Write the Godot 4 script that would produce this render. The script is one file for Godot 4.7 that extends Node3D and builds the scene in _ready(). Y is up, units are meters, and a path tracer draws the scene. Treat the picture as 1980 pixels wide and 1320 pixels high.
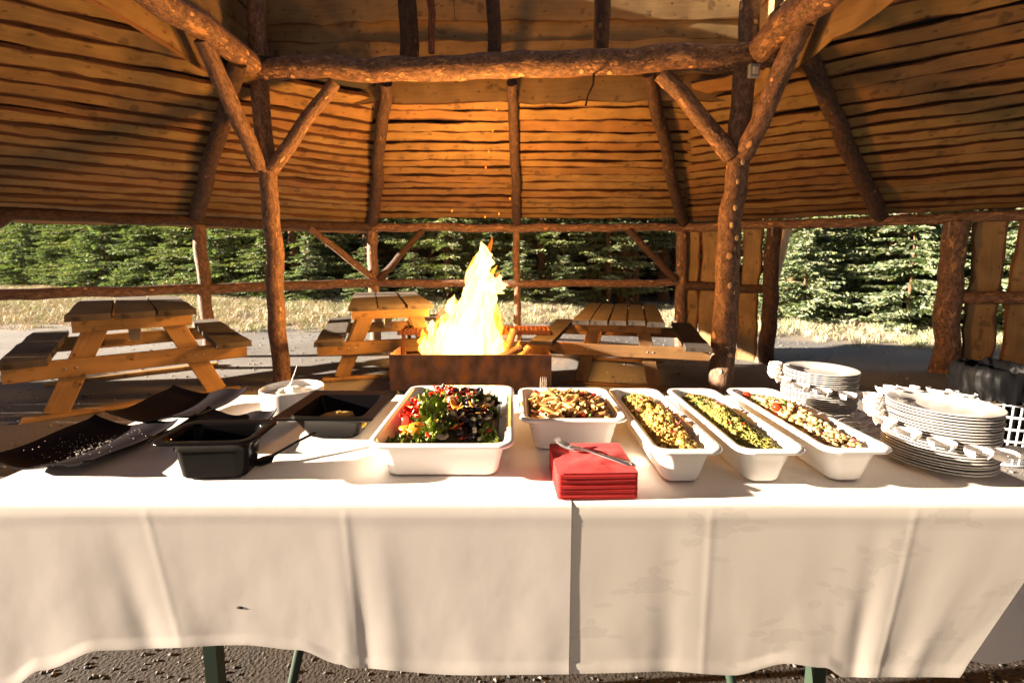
extends Node3D
# A buffet table inside a round log pavilion with a fire pit, picnic tables and a spruce wood behind.

var rng := RandomNumberGenerator.new()
var taken := {}
var M := {}
var noise := FastNoiseLite.new()

# ------------------------------------------------------------------ mesh collector
class MB:
	var v := PackedVector3Array()
	var n := PackedVector3Array()
	var uv := PackedVector2Array()
	var c := PackedColorArray()
	var ix := PackedInt32Array()
	var tint := Color(1, 1, 1)

	func quad(p0: Vector3, p1: Vector3, p2: Vector3, p3: Vector3, u0 := Vector2(0, 0), u1 := Vector2(1, 0), u2 := Vector2(1, 1), u3 := Vector2(0, 1)) -> void:
		var nn := (p1 - p0).cross(p2 - p0)
		if nn.length_squared() < 1e-18:
			nn = (p2 - p0).cross(p3 - p0)
		nn = nn.normalized()
		var b := v.size()
		v.append(p0); v.append(p1); v.append(p2); v.append(p3)
		for k in 4:
			n.append(nn)
			c.append(tint)
		uv.append(u0); uv.append(u1); uv.append(u2); uv.append(u3)
		ix.append(b); ix.append(b + 2); ix.append(b + 1)
		ix.append(b); ix.append(b + 3); ix.append(b + 2)

	func fan(pts: PackedVector3Array, uvs := 1.0) -> void:
		var mid := Vector3.ZERO
		for p in pts:
			mid += p
		mid /= pts.size()
		var nn := Vector3.ZERO
		for k in pts.size():
			nn += (pts[k] - mid).cross(pts[(k + 1) % pts.size()] - mid)
		nn = nn.normalized()
		var ax := (pts[0] - mid).normalized()
		var ay := nn.cross(ax)
		var b := v.size()
		v.append(mid); n.append(nn); c.append(tint); uv.append(Vector2(0.5, 0.5))
		for p in pts:
			v.append(p); n.append(nn); c.append(tint)
			uv.append(Vector2(0.5 + (p - mid).dot(ax) * uvs, 0.5 + (p - mid).dot(ay) * uvs))
		var m := pts.size()
		for k in m:
			ix.append(b); ix.append(b + 1 + (k + 1) % m); ix.append(b + 1 + k)

	# rows of points; smooth normals; closed joins the last column to the first
	func grid(rows: Array, closed := false, us := 1.0, vs := 1.0, cols: Array = [], uo := 0.0, vo := 0.0) -> void:
		var h := rows.size()
		var w: int = rows[0].size()
		var nrm := PackedVector3Array()
		nrm.resize(h * w)
		var wc := w if closed else w - 1
		for i in h - 1:
			var r0: PackedVector3Array = rows[i]
			var r1: PackedVector3Array = rows[i + 1]
			for j in wc:
				var j1 := (j + 1) % w
				var f := (r0[j1] - r0[j]).cross(r1[j] - r0[j]) + (r1[j] - r1[j1]).cross(r0[j1] - r1[j1])
				nrm[i * w + j] += f
				nrm[i * w + j1] += f
				nrm[(i + 1) * w + j] += f
				nrm[(i + 1) * w + j1] += f
		var b := v.size()
		var ww := w + 1 if closed else w
		for i in h:
			var r: PackedVector3Array = rows[i]
			for j in ww:
				var jj := j % w
				v.append(r[jj])
				n.append(nrm[i * w + jj].normalized())
				uv.append(Vector2(uo + us * j / float(ww - 1), vo + vs * i / float(h - 1)))
				c.append(cols[i][jj] if cols else tint)
		for i in h - 1:
			for j in ww - 1:
				var a := b + i * ww + j
				ix.append(a); ix.append(a + ww); ix.append(a + 1)
				ix.append(a + 1); ix.append(a + ww); ix.append(a + ww + 1)

	func mesh() -> ArrayMesh:
		var arr := []
		arr.resize(Mesh.ARRAY_MAX)
		arr[Mesh.ARRAY_VERTEX] = v
		arr[Mesh.ARRAY_NORMAL] = n
		arr[Mesh.ARRAY_TEX_UV] = uv
		arr[Mesh.ARRAY_COLOR] = c
		arr[Mesh.ARRAY_INDEX] = ix
		var m := ArrayMesh.new()
		m.add_surface_from_arrays(Mesh.PRIMITIVE_TRIANGLES, arr)
		return m

# ------------------------------------------------------------------ scene helpers
func numbered(called: String) -> String:
	if not taken.has(called):
		taken[called] = 0
		return called
	taken[called] += 1
	return "%s_%03d" % [called, taken[called]]

func tag(o: Node3D, label: String, category := "", group := "", kind := "") -> Node3D:
	if label: o.set_meta("label", label)
	if category: o.set_meta("category", category)
	if group: o.set_meta("group", group)
	if kind: o.set_meta("kind", kind)
	return o

func thing(called: String, label: String, category: String, at := Vector3.ZERO, turn := 0.0, group := "") -> Node3D:
	var o := Node3D.new()
	o.name = numbered(called)
	add_child(o)
	o.position = at
	o.rotation.y = turn
	tag(o, label, category, group)
	return o

func solo(called: String, mesh: Mesh, m: Material, label: String, category: String, at := Vector3.ZERO, turn := 0.0, group := "", kind := "") -> MeshInstance3D:
	var o := MeshInstance3D.new()
	o.name = numbered(called)
	o.mesh = mesh
	o.material_override = m
	add_child(o)
	o.position = at
	o.rotation.y = turn
	tag(o, label, category, group, kind)
	return o

func part(par: Node3D, called: String, mesh: Mesh, m: Material, t := Transform3D.IDENTITY) -> MeshInstance3D:
	var o := MeshInstance3D.new()
	o.name = called
	o.mesh = mesh
	o.material_override = m
	par.add_child(o, true)
	o.transform = t
	return o

func crowd(par: Node3D, called: String, mesh: Mesh, m: Material, places: Array, cols: Array = []) -> MultiMeshInstance3D:
	var mm := MultiMesh.new()
	mm.transform_format = MultiMesh.TRANSFORM_3D
	mm.use_colors = cols.size() > 0
	mm.mesh = mesh
	mm.instance_count = places.size()
	for k in places.size():
		mm.set_instance_transform(k, places[k])
		if cols: mm.set_instance_color(k, cols[k])
	var o := MultiMeshInstance3D.new()
	o.name = called
	o.multimesh = mm
	o.material_override = m
	par.add_child(o, true)
	o.set_meta("kind", "stuff")
	return o

func ordinal(k: int) -> String:
	var w := ["first", "second", "third", "fourth", "fifth", "sixth", "seventh", "eighth", "ninth", "tenth", "eleventh", "twelfth", "thirteenth", "fourteenth", "fifteenth", "sixteenth", "seventeenth", "eighteenth", "nineteenth"]
	if k <= 19: return w[k - 1]
	var tens := ["twent", "thirt", "fort", "fift", "sixt"]
	var t: String = tens[k / 10 - 2]
	return t + "ieth" if k % 10 == 0 else t + "y-" + w[k % 10 - 1]

func rr(a: float, b: float) -> float:
	return rng.randf_range(a, b)

func spin(rx: float, ry: float, rz: float, s := 1.0) -> Basis:
	return Basis.from_euler(Vector3(rx, ry, rz)).scaled(Vector3(s, s, s))

func along(a: Vector3, b: Vector3, wide: Vector3) -> Transform3D:
	var x := (b - a).normalized()
	var y := wide.cross(x).normalized()
	var z := x.cross(y)
	return Transform3D(Basis(x, y, z), (a + b) * 0.5)

# ------------------------------------------------------------------ shapes
# a sawn board: x along, y thick, z wide; wavy live edges
func plank(l: float, w: float, t: float, segs := 6, wave := 0.0, tint := Color(1, 1, 1), bow := 0.0) -> ArrayMesh:
	var b := MB.new()
	b.tint = tint
	var so := rr(0, 900)
	var uo := rr(0, 1.0)
	var vo := rr(0, 0.55)
	var e := [[], [], [], []]
	for k in segs + 1:
		var f := k / float(segs)
		var x := (f - 0.5) * l
		var za := -w * 0.5 + wave * noise.get_noise_2d(x * 90.0 + so, so) * 1.6
		var zb := w * 0.5 + wave * noise.get_noise_2d(x * 90.0 + so, so + 300) * 1.6
		var yy := bow * noise.get_noise_2d(x * 40.0 + so, so + 600)
		e[0].append(Vector3(x, yy - t * 0.5, za)); e[1].append(Vector3(x, yy - t * 0.5, zb))
		e[2].append(Vector3(x, yy + t * 0.5, zb - wave * 0.6)); e[3].append(Vector3(x, yy + t * 0.5, za + wave * 0.6))
	var us := l / 2.4
	for s in 4:
		var p: Array = e[s]
		var q: Array = e[(s + 1) % 4]
		var wv := (w if s % 2 == 0 else t) / 0.8
		if wave < 0.012:
			b.grid([PackedVector3Array(p), PackedVector3Array(q)], false, us, wv, [], uo, vo + s * 0.05)
			continue
		if s % 2 == 1:      # the bark left on the edge
			b.tint = Color(0.34, 0.24, 0.20) * tint
			b.grid([PackedVector3Array(p), PackedVector3Array(q)], false, us, wv, [], uo, vo + s * 0.05)
			continue
		var r1 := PackedVector3Array()
		var r2 := PackedVector3Array()
		for k in segs + 1:
			var ww: float = p[k].distance_to(q[k])
			var f1 := clampf(0.010 + 0.028 * noise.get_noise_2d(k * 31.0 + so, 50.0 + s * 90), 0.0015, 0.03) / ww
			var f2 := clampf(0.010 + 0.028 * noise.get_noise_2d(k * 31.0 + so, 150.0 + s * 90), 0.0015, 0.03) / ww
			r1.append(p[k].lerp(q[k], f1))
			r2.append(p[k].lerp(q[k], 1.0 - f2))
		b.tint = Color(0.34, 0.24, 0.20) * tint
		b.grid([PackedVector3Array(p), r1], false, us, 0.015, [], uo, vo)
		b.grid([r2, PackedVector3Array(q)], false, us, 0.015, [], uo, vo + wv)
		b.tint = tint
		b.grid([r1, r2], false, us, wv, [], uo, vo)
	b.tint = tint
	for k in [0, segs]:
		var r: Array = [e[0][k], e[1][k], e[2][k], e[3][k]]
		if k == 0: b.quad(r[0], r[3], r[2], r[1], Vector2(0, 0), Vector2(0.02, 0), Vector2(0.02, 0.2), Vector2(0, 0.2))
		else: b.quad(r[0], r[1], r[2], r[3], Vector2(0, 0), Vector2(0, 0.2), Vector2(0.02, 0.2), Vector2(0.02, 0))
	return b.mesh()

# a board with chamfered long edges, for joinery
func board(l: float, w: float, t: float, tint := Color(1, 1, 1), ch := 0.006) -> ArrayMesh:
	var b := MB.new()
	b.tint = tint
	var uo := rr(0, 1)
	var vo := rr(0, 0.5)
	var hw := w * 0.5
	var ht := t * 0.5
	var pr := [Vector2(-hw + ch, -ht), Vector2(hw - ch, -ht), Vector2(hw, -ht + ch), Vector2(hw, ht - ch), Vector2(hw - ch, ht), Vector2(-hw + ch, ht), Vector2(-hw, ht - ch), Vector2(-hw, -ht + ch)]
	var ends := [PackedVector3Array(), PackedVector3Array()]
	var sg := 4
	for k in 8:
		var p: Vector2 = pr[k]
		var q: Vector2 = pr[(k + 1) % 8]
		var ra := PackedVector3Array()
		var rb := PackedVector3Array()
		for s in sg + 1:
			var x := (s / float(sg) - 0.5) * l
			var wob := 0.004 * noise.get_noise_2d(x * 60 + uo * 500, vo * 400)
			ra.append(Vector3(x, p.y + wob, p.x + wob)); rb.append(Vector3(x, q.y + wob, q.x + wob))
		b.grid([ra, rb], false, l / 2.4, p.distance_to(q) / 0.8, [], uo, vo + p.x / 0.8)
		ends[0].append(ra[0])
		ends[1].append(ra[sg])
	ends[0].reverse()
	b.fan(ends[0], 0.4)
	b.fan(ends[1], 0.4)
	return b.mesh()

# a log along a bent line
func log_shape(pts: Array, r0: float, r1: float, seg := 12, rough := 0.06, b: MB = null) -> MB:
	if b == null: b = MB.new()
	var so := rr(0, 900)
	var rows := []
	var len := 0.0
	var steps := []
	for k in pts.size() - 1:
		var sub := maxi(2, int(pts[k].distance_to(pts[k + 1]) / 0.14))
		for s in sub: steps.append((pts[k] as Vector3).lerp(pts[k + 1], s / float(sub)))
		len += pts[k].distance_to(pts[k + 1])
	steps.append(pts[pts.size() - 1])
	var m := steps.size()
	var first: Vector3 = (pts[1] - pts[0]).normalized()
	var side := first.cross(Vector3(0.3, 0.2, 0.9) if absf(first.z) < 0.8 else Vector3(1, 0.1, 0)).normalized()
	for k in m:
		var f := k / float(m - 1)
		var d: Vector3 = (steps[mini(k + 1, m - 1)] - steps[maxi(k - 1, 0)]).normalized()
		var a := (side - d * side.dot(d)).normalized()
		var e := d.cross(a)
		var row := PackedVector3Array()
		var off: Vector3 = (a * noise.get_noise_2d(k * 9.0 + so, 20) + e * noise.get_noise_2d(k * 9.0 + so, 70)) * r0 * 0.35
		for j in seg:
			var an := TAU * j / seg
			var r := lerpf(r0, r1, f) * (1.0 + rough * 2.0 * noise.get_noise_3d(cos(an) * 40 + so, sin(an) * 40, k * 16.0))
			row.append(steps[k] + off + (a * cos(an) + e * sin(an)) * r)
		rows.append(row)
	b.grid(rows, true, 1.0, len / 3.0, [], rr(0, 1), rr(0, 1))
	var lo: PackedVector3Array = rows[0].duplicate()
	lo.reverse()
	b.fan(lo, 0.6)
	b.fan(rows[m - 1], 0.6)
	return b

func tube(pts: Array, rad: Array, seg := 8, b: MB = null, flat := 1.0) -> MB:
	if b == null: b = MB.new()
	var rows := []
	var m := pts.size()
	var side := Vector3.ZERO
	for k in m:
		var d: Vector3 = (pts[mini(k + 1, m - 1)] - pts[maxi(k - 1, 0)]).normalized()
		if k == 0: side = d.cross(Vector3.UP if absf(d.y) < 0.9 else Vector3.RIGHT).normalized()
		var a := (side - d * side.dot(d)).normalized()
		side = a
		var e := d.cross(a)
		var row := PackedVector3Array()
		for j in seg:
			var an := TAU * j / seg
			row.append(pts[k] + (a * cos(an) + e * sin(an) * flat) * float(rad[k]))
		rows.append(row)
	b.grid(rows, true)
	var lo: PackedVector3Array = rows[0].duplicate()
	lo.reverse()
	if rad[0] > 0.0001: b.fan(lo)
	if rad[m - 1] > 0.0001: b.fan(rows[m - 1])
	return b

func lathe(prof: Array, seg := 40) -> MB:
	var b := MB.new()
	var rows := []
	for p in prof:
		var row := PackedVector3Array()
		for j in seg:
			var an := TAU * j / seg
			row.append(Vector3(p.x * cos(an), p.y, p.x * sin(an)))
		rows.append(row)
	b.grid(rows, true)
	return b

func rrect(w: float, d: float, r: float, y: float, per := 6) -> PackedVector3Array:
	var out := PackedVector3Array()
	r = minf(r, minf(w, d) * 0.49)
	var cs := [Vector2(w / 2 - r, d / 2 - r), Vector2(-w / 2 + r, d / 2 - r), Vector2(-w / 2 + r, -d / 2 + r), Vector2(w / 2 - r, -d / 2 + r)]
	for q in 4:
		for k in per + 1:
			var an := PI / 2 * (q + k / float(per))
			out.append(Vector3(cs[q].x + r * cos(an), y, cs[q].y + r * sin(an)))
	return out

func rloft(list: Array, cap_first := true, cap_last := true) -> MB:   # entries: [w, d, corner radius, y]; a repeated entry makes a crease
	var b := MB.new()
	var rows := []
	for k in list.size():
		var e: Array = list[k]
		if k > 0 and e == list[k - 1]:
			b.grid(rows, true)
			rows = []
		rows.append(rrect(e[0], e[1], e[2], e[3]))
	b.grid(rows, true)
	var f: Array = list[0]
	var g: Array = list[list.size() - 1]
	if cap_first: b.fan(rrect(f[0], f[1], f[2], f[3]))
	if cap_last: b.fan(rrect(g[0], g[1], g[2], g[3]))
	return b

func blob(r: Vector3, seg := 8, rings := 6, rough := 0.0) -> ArrayMesh:
	var b := MB.new()
	var so := rr(0, 900)
	var rows := []
	for i in rings + 1:
		var th := PI * i / rings
		var row := PackedVector3Array()
		for j in seg:
			var an := TAU * j / seg
			var d := Vector3(sin(th) * cos(an), cos(th), sin(th) * sin(an))
			row.append(d * r * (1.0 + rough * noise.get_noise_3d(d.x * 70 + so, d.y * 70, d.z * 70) * 1.8))
		rows.append(row)
	b.grid(rows, true)
	return b.mesh()

func boxy(s: Vector3, ch := 0.002, b: MB = null, at := Vector3.ZERO) -> MB:
	if b == null: b = MB.new()
	var rows := []
	for e in [[s.x - 2 * ch, s.z - 2 * ch, -s.y / 2], [s.x, s.z, -s.y / 2 + ch], [s.x, s.z, s.y / 2 - ch], [s.x - 2 * ch, s.z - 2 * ch, s.y / 2]]:
		var x: float = e[0] / 2
		var z: float = e[1] / 2
		rows.append(PackedVector3Array([Vector3(x, e[2], z) + at, Vector3(-x, e[2], z) + at, Vector3(-x, e[2], -z) + at, Vector3(x, e[2], -z) + at]))
	for k in 3:
		for j in 4:
			b.quad(rows[k][j], rows[k + 1][j], rows[k + 1][(j + 1) % 4], rows[k][(j + 1) % 4])
	b.quad(rows[3][0], rows[3][3], rows[3][2], rows[3][1])
	b.quad(rows[0][0], rows[0][1], rows[0][2], rows[0][3])
	return b

# ------------------------------------------------------------------ textures and materials
func lin(r: float, g: float, b: float) -> Color:
	return Color(r, g, b).linear_to_srgb()

func mat(key: String, col: Color, rough: float, metal := 0.0) -> StandardMaterial3D:
	var m := StandardMaterial3D.new()
	m.resource_name = key
	m.albedo_color = col
	m.roughness = rough
	m.metallic = metal
	m.cull_mode = BaseMaterial3D.CULL_DISABLED
	M[key] = m
	return m

func picture(w: int, h: int, f: Callable) -> ImageTexture:
	var im := Image.create(w, h, false, Image.FORMAT_RGB8)
	for y in h:
		for x in w:
			im.set_pixel(x, y, f.call(x / float(w), y / float(h)))
	return ImageTexture.create_from_image(im)

func noise_tex(freq: float, oct: int, ramp: Array, size := 512, sd := 1, normal := false, bump := 4.0) -> NoiseTexture2D:
	var t := NoiseTexture2D.new()
	var fn := FastNoiseLite.new()
	fn.noise_type = FastNoiseLite.TYPE_SIMPLEX_SMOOTH
	fn.frequency = freq
	fn.fractal_octaves = oct
	fn.seed = sd
	t.noise = fn
	t.width = size
	t.height = size
	t.seamless = true
	t.as_normal_map = normal
	t.bump_strength = bump
	if ramp:
		var g := Gradient.new()
		g.offsets = PackedFloat32Array(ramp.map(func(e): return e[0]))
		g.colors = PackedColorArray(ramp.map(func(e): return e[1]))
		t.color_ramp = g
	return t

func wood_texture() -> ImageTexture:
	var knots := []
	for k in 26: knots.append([rng.randf(), rng.randf(), rr(0.006, 0.016), rr(0.7, 1.0)])
	return picture(768, 512, func(u: float, v: float) -> Color:
		var cx := cos(u * TAU)
		var sx := sin(u * TAU)
		var bend := 0.0
		var kn := 0.0
		for k in knots:
			var du := absf(u - k[0])
			du = minf(du, 1.0 - du) * 3.0
			var dv: float = v - k[1]
			var q: float = (du * du * 0.7 + dv * dv * 1.6) / (k[2] * k[2])
			if q < 30.0:
				bend += exp(-q * 0.16) * signf(dv) * 0.012
				kn = maxf(kn, k[3] * clampf(1.35 - q * 0.55, 0, 1))
		var g := noise.get_noise_3d(cx * 22, sx * 22, (v + bend) * 900.0)
		var w := noise.get_noise_3d(cx * 30 + 200, sx * 30, (v + bend) * 160.0)
		var big := noise.get_noise_3d(cx * 55 + 500, sx * 55, v * 90.0)
		var stain := clampf(noise.get_noise_3d(cx * 110 + 900, sx * 110, v * 240.0) * 2.4 - 0.75, 0, 0.5)
		var l := clampf(0.80 + 0.16 * g + 0.22 * w + 0.22 * big - stain * 0.7, 0.15, 1.0)
		var cc := Color(l, l * lerpf(0.95, 1.0, l), l * lerpf(0.86, 1.0, l))
		return cc.lerp(Color(0.26, 0.13, 0.06), kn).linear_to_srgb())

func bark_texture(peel: float, sd: int) -> ImageTexture:
	var knots := []
	var r2 := RandomNumberGenerator.new()
	r2.seed = sd
	for k in 9: knots.append([r2.randf(), r2.randf(), r2.randf_range(0.02, 0.05), r2.randf_range(0.006, 0.013)])
	return picture(256, 768, func(u: float, v: float) -> Color:
		var a := u * TAU
		var x := cos(a)
		var z := sin(a)
		var vy := cos(v * TAU)
		var wy := sin(v * TAU)
		var f := noise.get_noise_3d(x * 90, z * 90, v * 1500.0)
		var g := noise.get_noise_3d(x * 330 + 90, z * 330, v * 4200.0)
		var h := noise.get_noise_3d(x * 70 + 400 + sd * 50, z * 70, v * 800.0)
		var l := clampf(0.42 + 0.45 * f + 0.45 * g, 0.0, 1.0)
		var cc := Color(0.115, 0.062, 0.040).lerp(Color(0.36, 0.21, 0.13), l) * lerpf(0.5, 1.1, l)
		var p := clampf((h + 0.25 * g - (0.62 - peel)) * 9.0, 0, 1)
		if p > 0: cc = cc.lerp(Color(0.50, 0.29, 0.14) * (0.8 + 0.4 * g), p)
		for k in knots:
			var du := absf(u - k[0])
			du = minf(du, 1.0 - du)
			var dv := absf(v - k[1])
			dv = minf(dv, 1.0 - dv)
			var q: float = (du / k[2]) ** 2 + (dv / k[3]) ** 2 + 1.1 * g
			if q < 1.0: cc = cc.lerp(Color(0.72, 0.44, 0.22) * (0.8 + 0.3 * f), clampf((1.0 - q) * 4.0, 0, 1))
			elif q < 2.2: cc = cc * 0.6
		return cc.linear_to_srgb())

func damask_texture() -> ImageTexture:
	var fl := []
	var r2 := RandomNumberGenerator.new()
	r2.seed = 77
	for k in 15:
		fl.append([fposmod(k * 0.381 + 0.07, 1.0), fposmod(k * 0.236 + 0.05 * r2.randf(), 1.0), r2.randf_range(0.035, 0.06), r2.randf() * TAU, k % 3])
	return picture(640, 640, func(u: float, v: float) -> Color:
		var weave := 0.985 + 0.015 * sin(u * TAU * 210.0) * sin(v * TAU * 210.0)
		var s := 1.0
		for f in fl:
			var dx := fposmod(u - f[0] + 0.5, 1.0) - 0.5
			var dy := fposmod(v - f[1] + 0.5, 1.0) - 0.5
			var r: float = sqrt(dx * dx + dy * dy) / f[2]
			if r > 2.6: continue
			var an: float = atan2(dy, dx) + f[3]
			if f[4] < 2:
				var edge := 0.8 + 0.2 * absf(cos(an * 2.5)) + 0.08 * sin(an * 7.0)
				if r < edge:
					var sw := fposmod(r * 3.2 + an / TAU * 2.0 + 0.25 * sin(an * 3.0), 1.0)
					s = 0.955 if sw > 0.14 else 0.99
			for q in 3:
				var la: float = f[3] + q * 2.1 + 0.5
				var lx := dx * cos(la) + dy * sin(la)
				var ly := -dx * sin(la) + dy * cos(la)
				lx = lx / f[2] - 1.55
				ly = ly / f[2]
				var wd := 0.3 * maxf(0.0, 1.0 - (lx / 0.62) ** 2) * (1.0 + 0.15 * sin(lx * 22.0))
				if absf(lx) < 0.62 and absf(ly) < wd: s = 0.96 if absf(ly) > 0.025 else 0.99
				if lx < -0.5 and lx > -1.0 and absf(ly - 0.05 * sin(lx * 8.0)) < 0.02: s = 0.965
		s *= weave
		return Color(s, s, s * 0.995))

func make_materials() -> void:
	noise.noise_type = FastNoiseLite.TYPE_SIMPLEX_SMOOTH
	noise.frequency = 0.02
	noise.fractal_octaves = 3
	noise.seed = 4
	var wt := wood_texture()
	var m := mat("roof_board", lin(0.27, 0.172, 0.070), 0.7)
	m.albedo_texture = wt
	m.vertex_color_use_as_albedo = true
	m.heightmap_enabled = true
	m.heightmap_texture = wt
	m.heightmap_scale = 0.35
	m = mat("table_wood", lin(0.46, 0.27, 0.095), 0.62)
	m.albedo_texture = wt
	m.vertex_color_use_as_albedo = true
	m.heightmap_enabled = true
	m.heightmap_texture = wt
	m.heightmap_scale = 0.3
	m = mat("grey_wood", lin(0.115, 0.092, 0.066), 0.85)
	m.albedo_texture = wt
	m.vertex_color_use_as_albedo = true
	m.heightmap_enabled = true
	m.heightmap_texture = wt
	m.heightmap_scale = 0.5
	var k := 0
	for e in [["bark", 0.12, 0.75], ["bark_peeled", 0.30, 0.7], ["bark_dark", 0.1, 0.8]]:
		var bt := bark_texture(e[1], 11 + k)
		m = mat(e[0], lin(0.30, 0.25, 0.22) if k == 2 else lin(0.9, 0.86, 0.82), e[2])
		m.albedo_texture = bt
		m.heightmap_enabled = true
		m.heightmap_texture = bt
		m.heightmap_scale = 0.8
		k += 1
	m = mat("rope_bark", lin(0.85, 0.5, 0.35), 0.8)
	m.albedo_texture = M.bark.albedo_texture
	mat("roofing_felt", lin(0.035, 0.03, 0.026), 0.95)
	# cloth
	m = mat("plain_cloth", lin(0.77, 0.715, 0.655), 0.85)
	m.normal_enabled = true
	m.normal_texture = noise_tex(0.012, 4, [], 512, 5, true, 5.0)
	m.normal_scale = 0.015
	m.uv1_triplanar = true
	m.uv1_scale = Vector3(1.6, 1.6, 1.6)
	m.rim_enabled = true
	m.rim = 0.25
	m.rim_tint = 0.5
	m = mat("damask_cloth", lin(0.77, 0.71, 0.635), 0.72)
	m.albedo_texture = damask_texture()
	m.rim_enabled = true
	m.rim = 0.2
	# ware
	m = mat("white_melamine", lin(0.80, 0.78, 0.75), 0.28)
	m.clearcoat_enabled = true
	m.clearcoat = 0.3
	m.clearcoat_roughness = 0.15
	m = mat("porcelain", lin(0.50, 0.475, 0.45), 0.16)
	m = mat("clip_plastic", lin(0.66, 0.62, 0.58), 0.32)
	m = mat("black_plastic", lin(0.006, 0.0055, 0.006), 0.12)
	m.metallic_specular = 0.2
	var scuff := noise_tex(0.02, 4, [[0.0, Color(0.25, 0.25, 0.25)], [1.0, Color(0.6, 0.6, 0.6)]], 512, 9)
	m = mat("black_melamine", lin(0.016, 0.013, 0.015), 0.9)
	m.metallic_specular = 0.12
	m.roughness_texture = scuff
	m.uv1_triplanar = true
	m.uv1_scale = Vector3(3, 3, 3)
	mat("crumb", lin(0.75, 0.7, 0.62), 0.8)
	mat("steel", lin(0.78, 0.77, 0.76), 0.24, 1.0)
	m = mat("napkin_red", lin(0.52, 0.012, 0.010), 0.9)
	m.normal_enabled = true
	m.normal_texture = noise_tex(0.25, 2, [], 256, 8, true, 3.0)
	m.normal_scale = 0.6
	m.uv1_triplanar = true
	m.uv1_scale = Vector3(9, 9, 9)
	m.rim_enabled = true
	m.rim = 0.4
	mat("cream", lin(0.80, 0.74, 0.62), 0.35)
	mat("butter", lin(0.75, 0.50, 0.06), 0.4)
	mat("cheese_slice", lin(0.62, 0.38, 0.10), 0.45)
	# food
	mat("olive_black", lin(0.012, 0.008, 0.010), 0.16)
	mat("pepper_red", lin(0.55, 0.025, 0.012), 0.22)
	mat("pepper_inside", lin(0.72, 0.20, 0.08), 0.35)
	mat("bacon", lin(0.50, 0.045, 0.025), 0.32)
	mat("feta", lin(0.78, 0.68, 0.42), 0.5)
	mat("onion", lin(0.72, 0.55, 0.36), 0.3)
	mat("carrot", lin(0.72, 0.24, 0.02), 0.35)
	m = mat("lettuce", lin(0.24, 0.33, 0.035), 0.4)
	m.vertex_color_use_as_albedo = true
	m.backlight_enabled = true
	m.backlight = Color(0.35, 0.45, 0.05)
	m = mat("salad_bed", lin(0.055, 0.045, 0.015), 0.5)
	m = mat("penne_yellow", lin(0.62, 0.38, 0.13), 0.35)
	m = mat("penne_tan", lin(0.48, 0.24, 0.08), 0.35)
	m = mat("penne_brown", lin(0.26, 0.10, 0.035), 0.35)
	mat("tomato", lin(0.55, 0.03, 0.01), 0.15)
	mat("herb", lin(0.07, 0.16, 0.02), 0.4)
	mat("red_shred", lin(0.38, 0.06, 0.06), 0.4)
	m = mat("grain", lin(1, 1, 1), 0.5)
	m.vertex_color_use_as_albedo = true
	m = mat("chickpea", lin(1, 1, 1), 0.45)
	m.vertex_color_use_as_albedo = true
	mat("couscous_bed", lin(0.40, 0.26, 0.05), 0.7)
	mat("bulgur_bed", lin(0.18, 0.16, 0.03), 0.7)
	mat("chick_bed", lin(0.24, 0.15, 0.06), 0.7)
	# fire pit
	m = mat("rusty_steel", lin(1, 1, 1), 0.6, 0.0)
	m.albedo_texture = noise_tex(0.012, 5, [[0.0, Color(0.30, 0.22, 0.19)], [0.4, Color(0.43, 0.33, 0.29)], [0.56, Color(0.50, 0.38, 0.33)], [0.7, Color(0.56, 0.40, 0.29)], [1.0, Color(0.7, 0.45, 0.2)]], 512, 21)
	m.uv1_triplanar = true
	m.uv1_scale = Vector3(0.8, 0.5, 0.8)
	m = mat("rust_red", lin(0.20, 0.075, 0.035), 0.75, 0.2)
	mat("ash", lin(0.25, 0.23, 0.21), 0.95)
	m = mat("split_wood", lin(0.78, 0.56, 0.30), 0.7)
	m.albedo_texture = wt
	m = mat("charred", lin(0.03, 0.022, 0.018), 0.9)
	for e in [["flame_core", Color(1.0, 0.82, 0.46), 1.15, 0.28], ["flame_mid", Color(1.0, 0.66, 0.22), 0.7, 0.24], ["flame_edge", Color(1.0, 0.48, 0.10), 0.5, 0.16]]:
		m = mat(e[0], Color(0, 0, 0, e[3]), 1.0)
		m.transparency = BaseMaterial3D.TRANSPARENCY_ALPHA
		m.specular_mode = BaseMaterial3D.SPECULAR_DISABLED
		m.emission_enabled = true
		m.emission = e[1]
		m.emission_energy_multiplier = e[2]
	m = mat("ember", Color(0.1, 0.02, 0.0), 0.9)
	m.emission_enabled = true
	m.emission = Color(1.0, 0.35, 0.06)
	m.emission_energy_multiplier = 1.2
	# setting
	m = mat("ground", lin(1, 1, 1), 0.95)
	m.vertex_color_use_as_albedo = true
	m.albedo_texture = noise_tex(0.09, 5, [[0.0, Color(0.35, 0.35, 0.36)], [0.45, Color(0.72, 0.72, 0.72)], [0.6, Color(0.86, 0.85, 0.84)], [1.0, Color(1, 1, 1)]], 1024, 31)
	m.uv1_world_triplanar = true
	m.uv1_triplanar = true
	m.uv1_scale = Vector3(1.1, 1.1, 1.1)
	m.heightmap_enabled = true
	m.heightmap_texture = noise_tex(0.12, 4, [], 512, 33)
	m.heightmap_scale = 0.3
	m = mat("pebble", lin(1, 1, 1), 0.85)
	m.vertex_color_use_as_albedo = true
	m = mat("dry_grass", lin(1, 1, 1), 0.7)
	m.vertex_color_use_as_albedo = true
	m.backlight_enabled = true
	m.backlight = Color(0.5, 0.42, 0.25)
	m = mat("needles", lin(1, 1, 1), 0.8)
	m.metallic_specular = 0.25
	m.vertex_color_use_as_albedo = true
	m.backlight_enabled = true
	m.backlight = Color(0.62, 0.7, 0.42)
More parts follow.
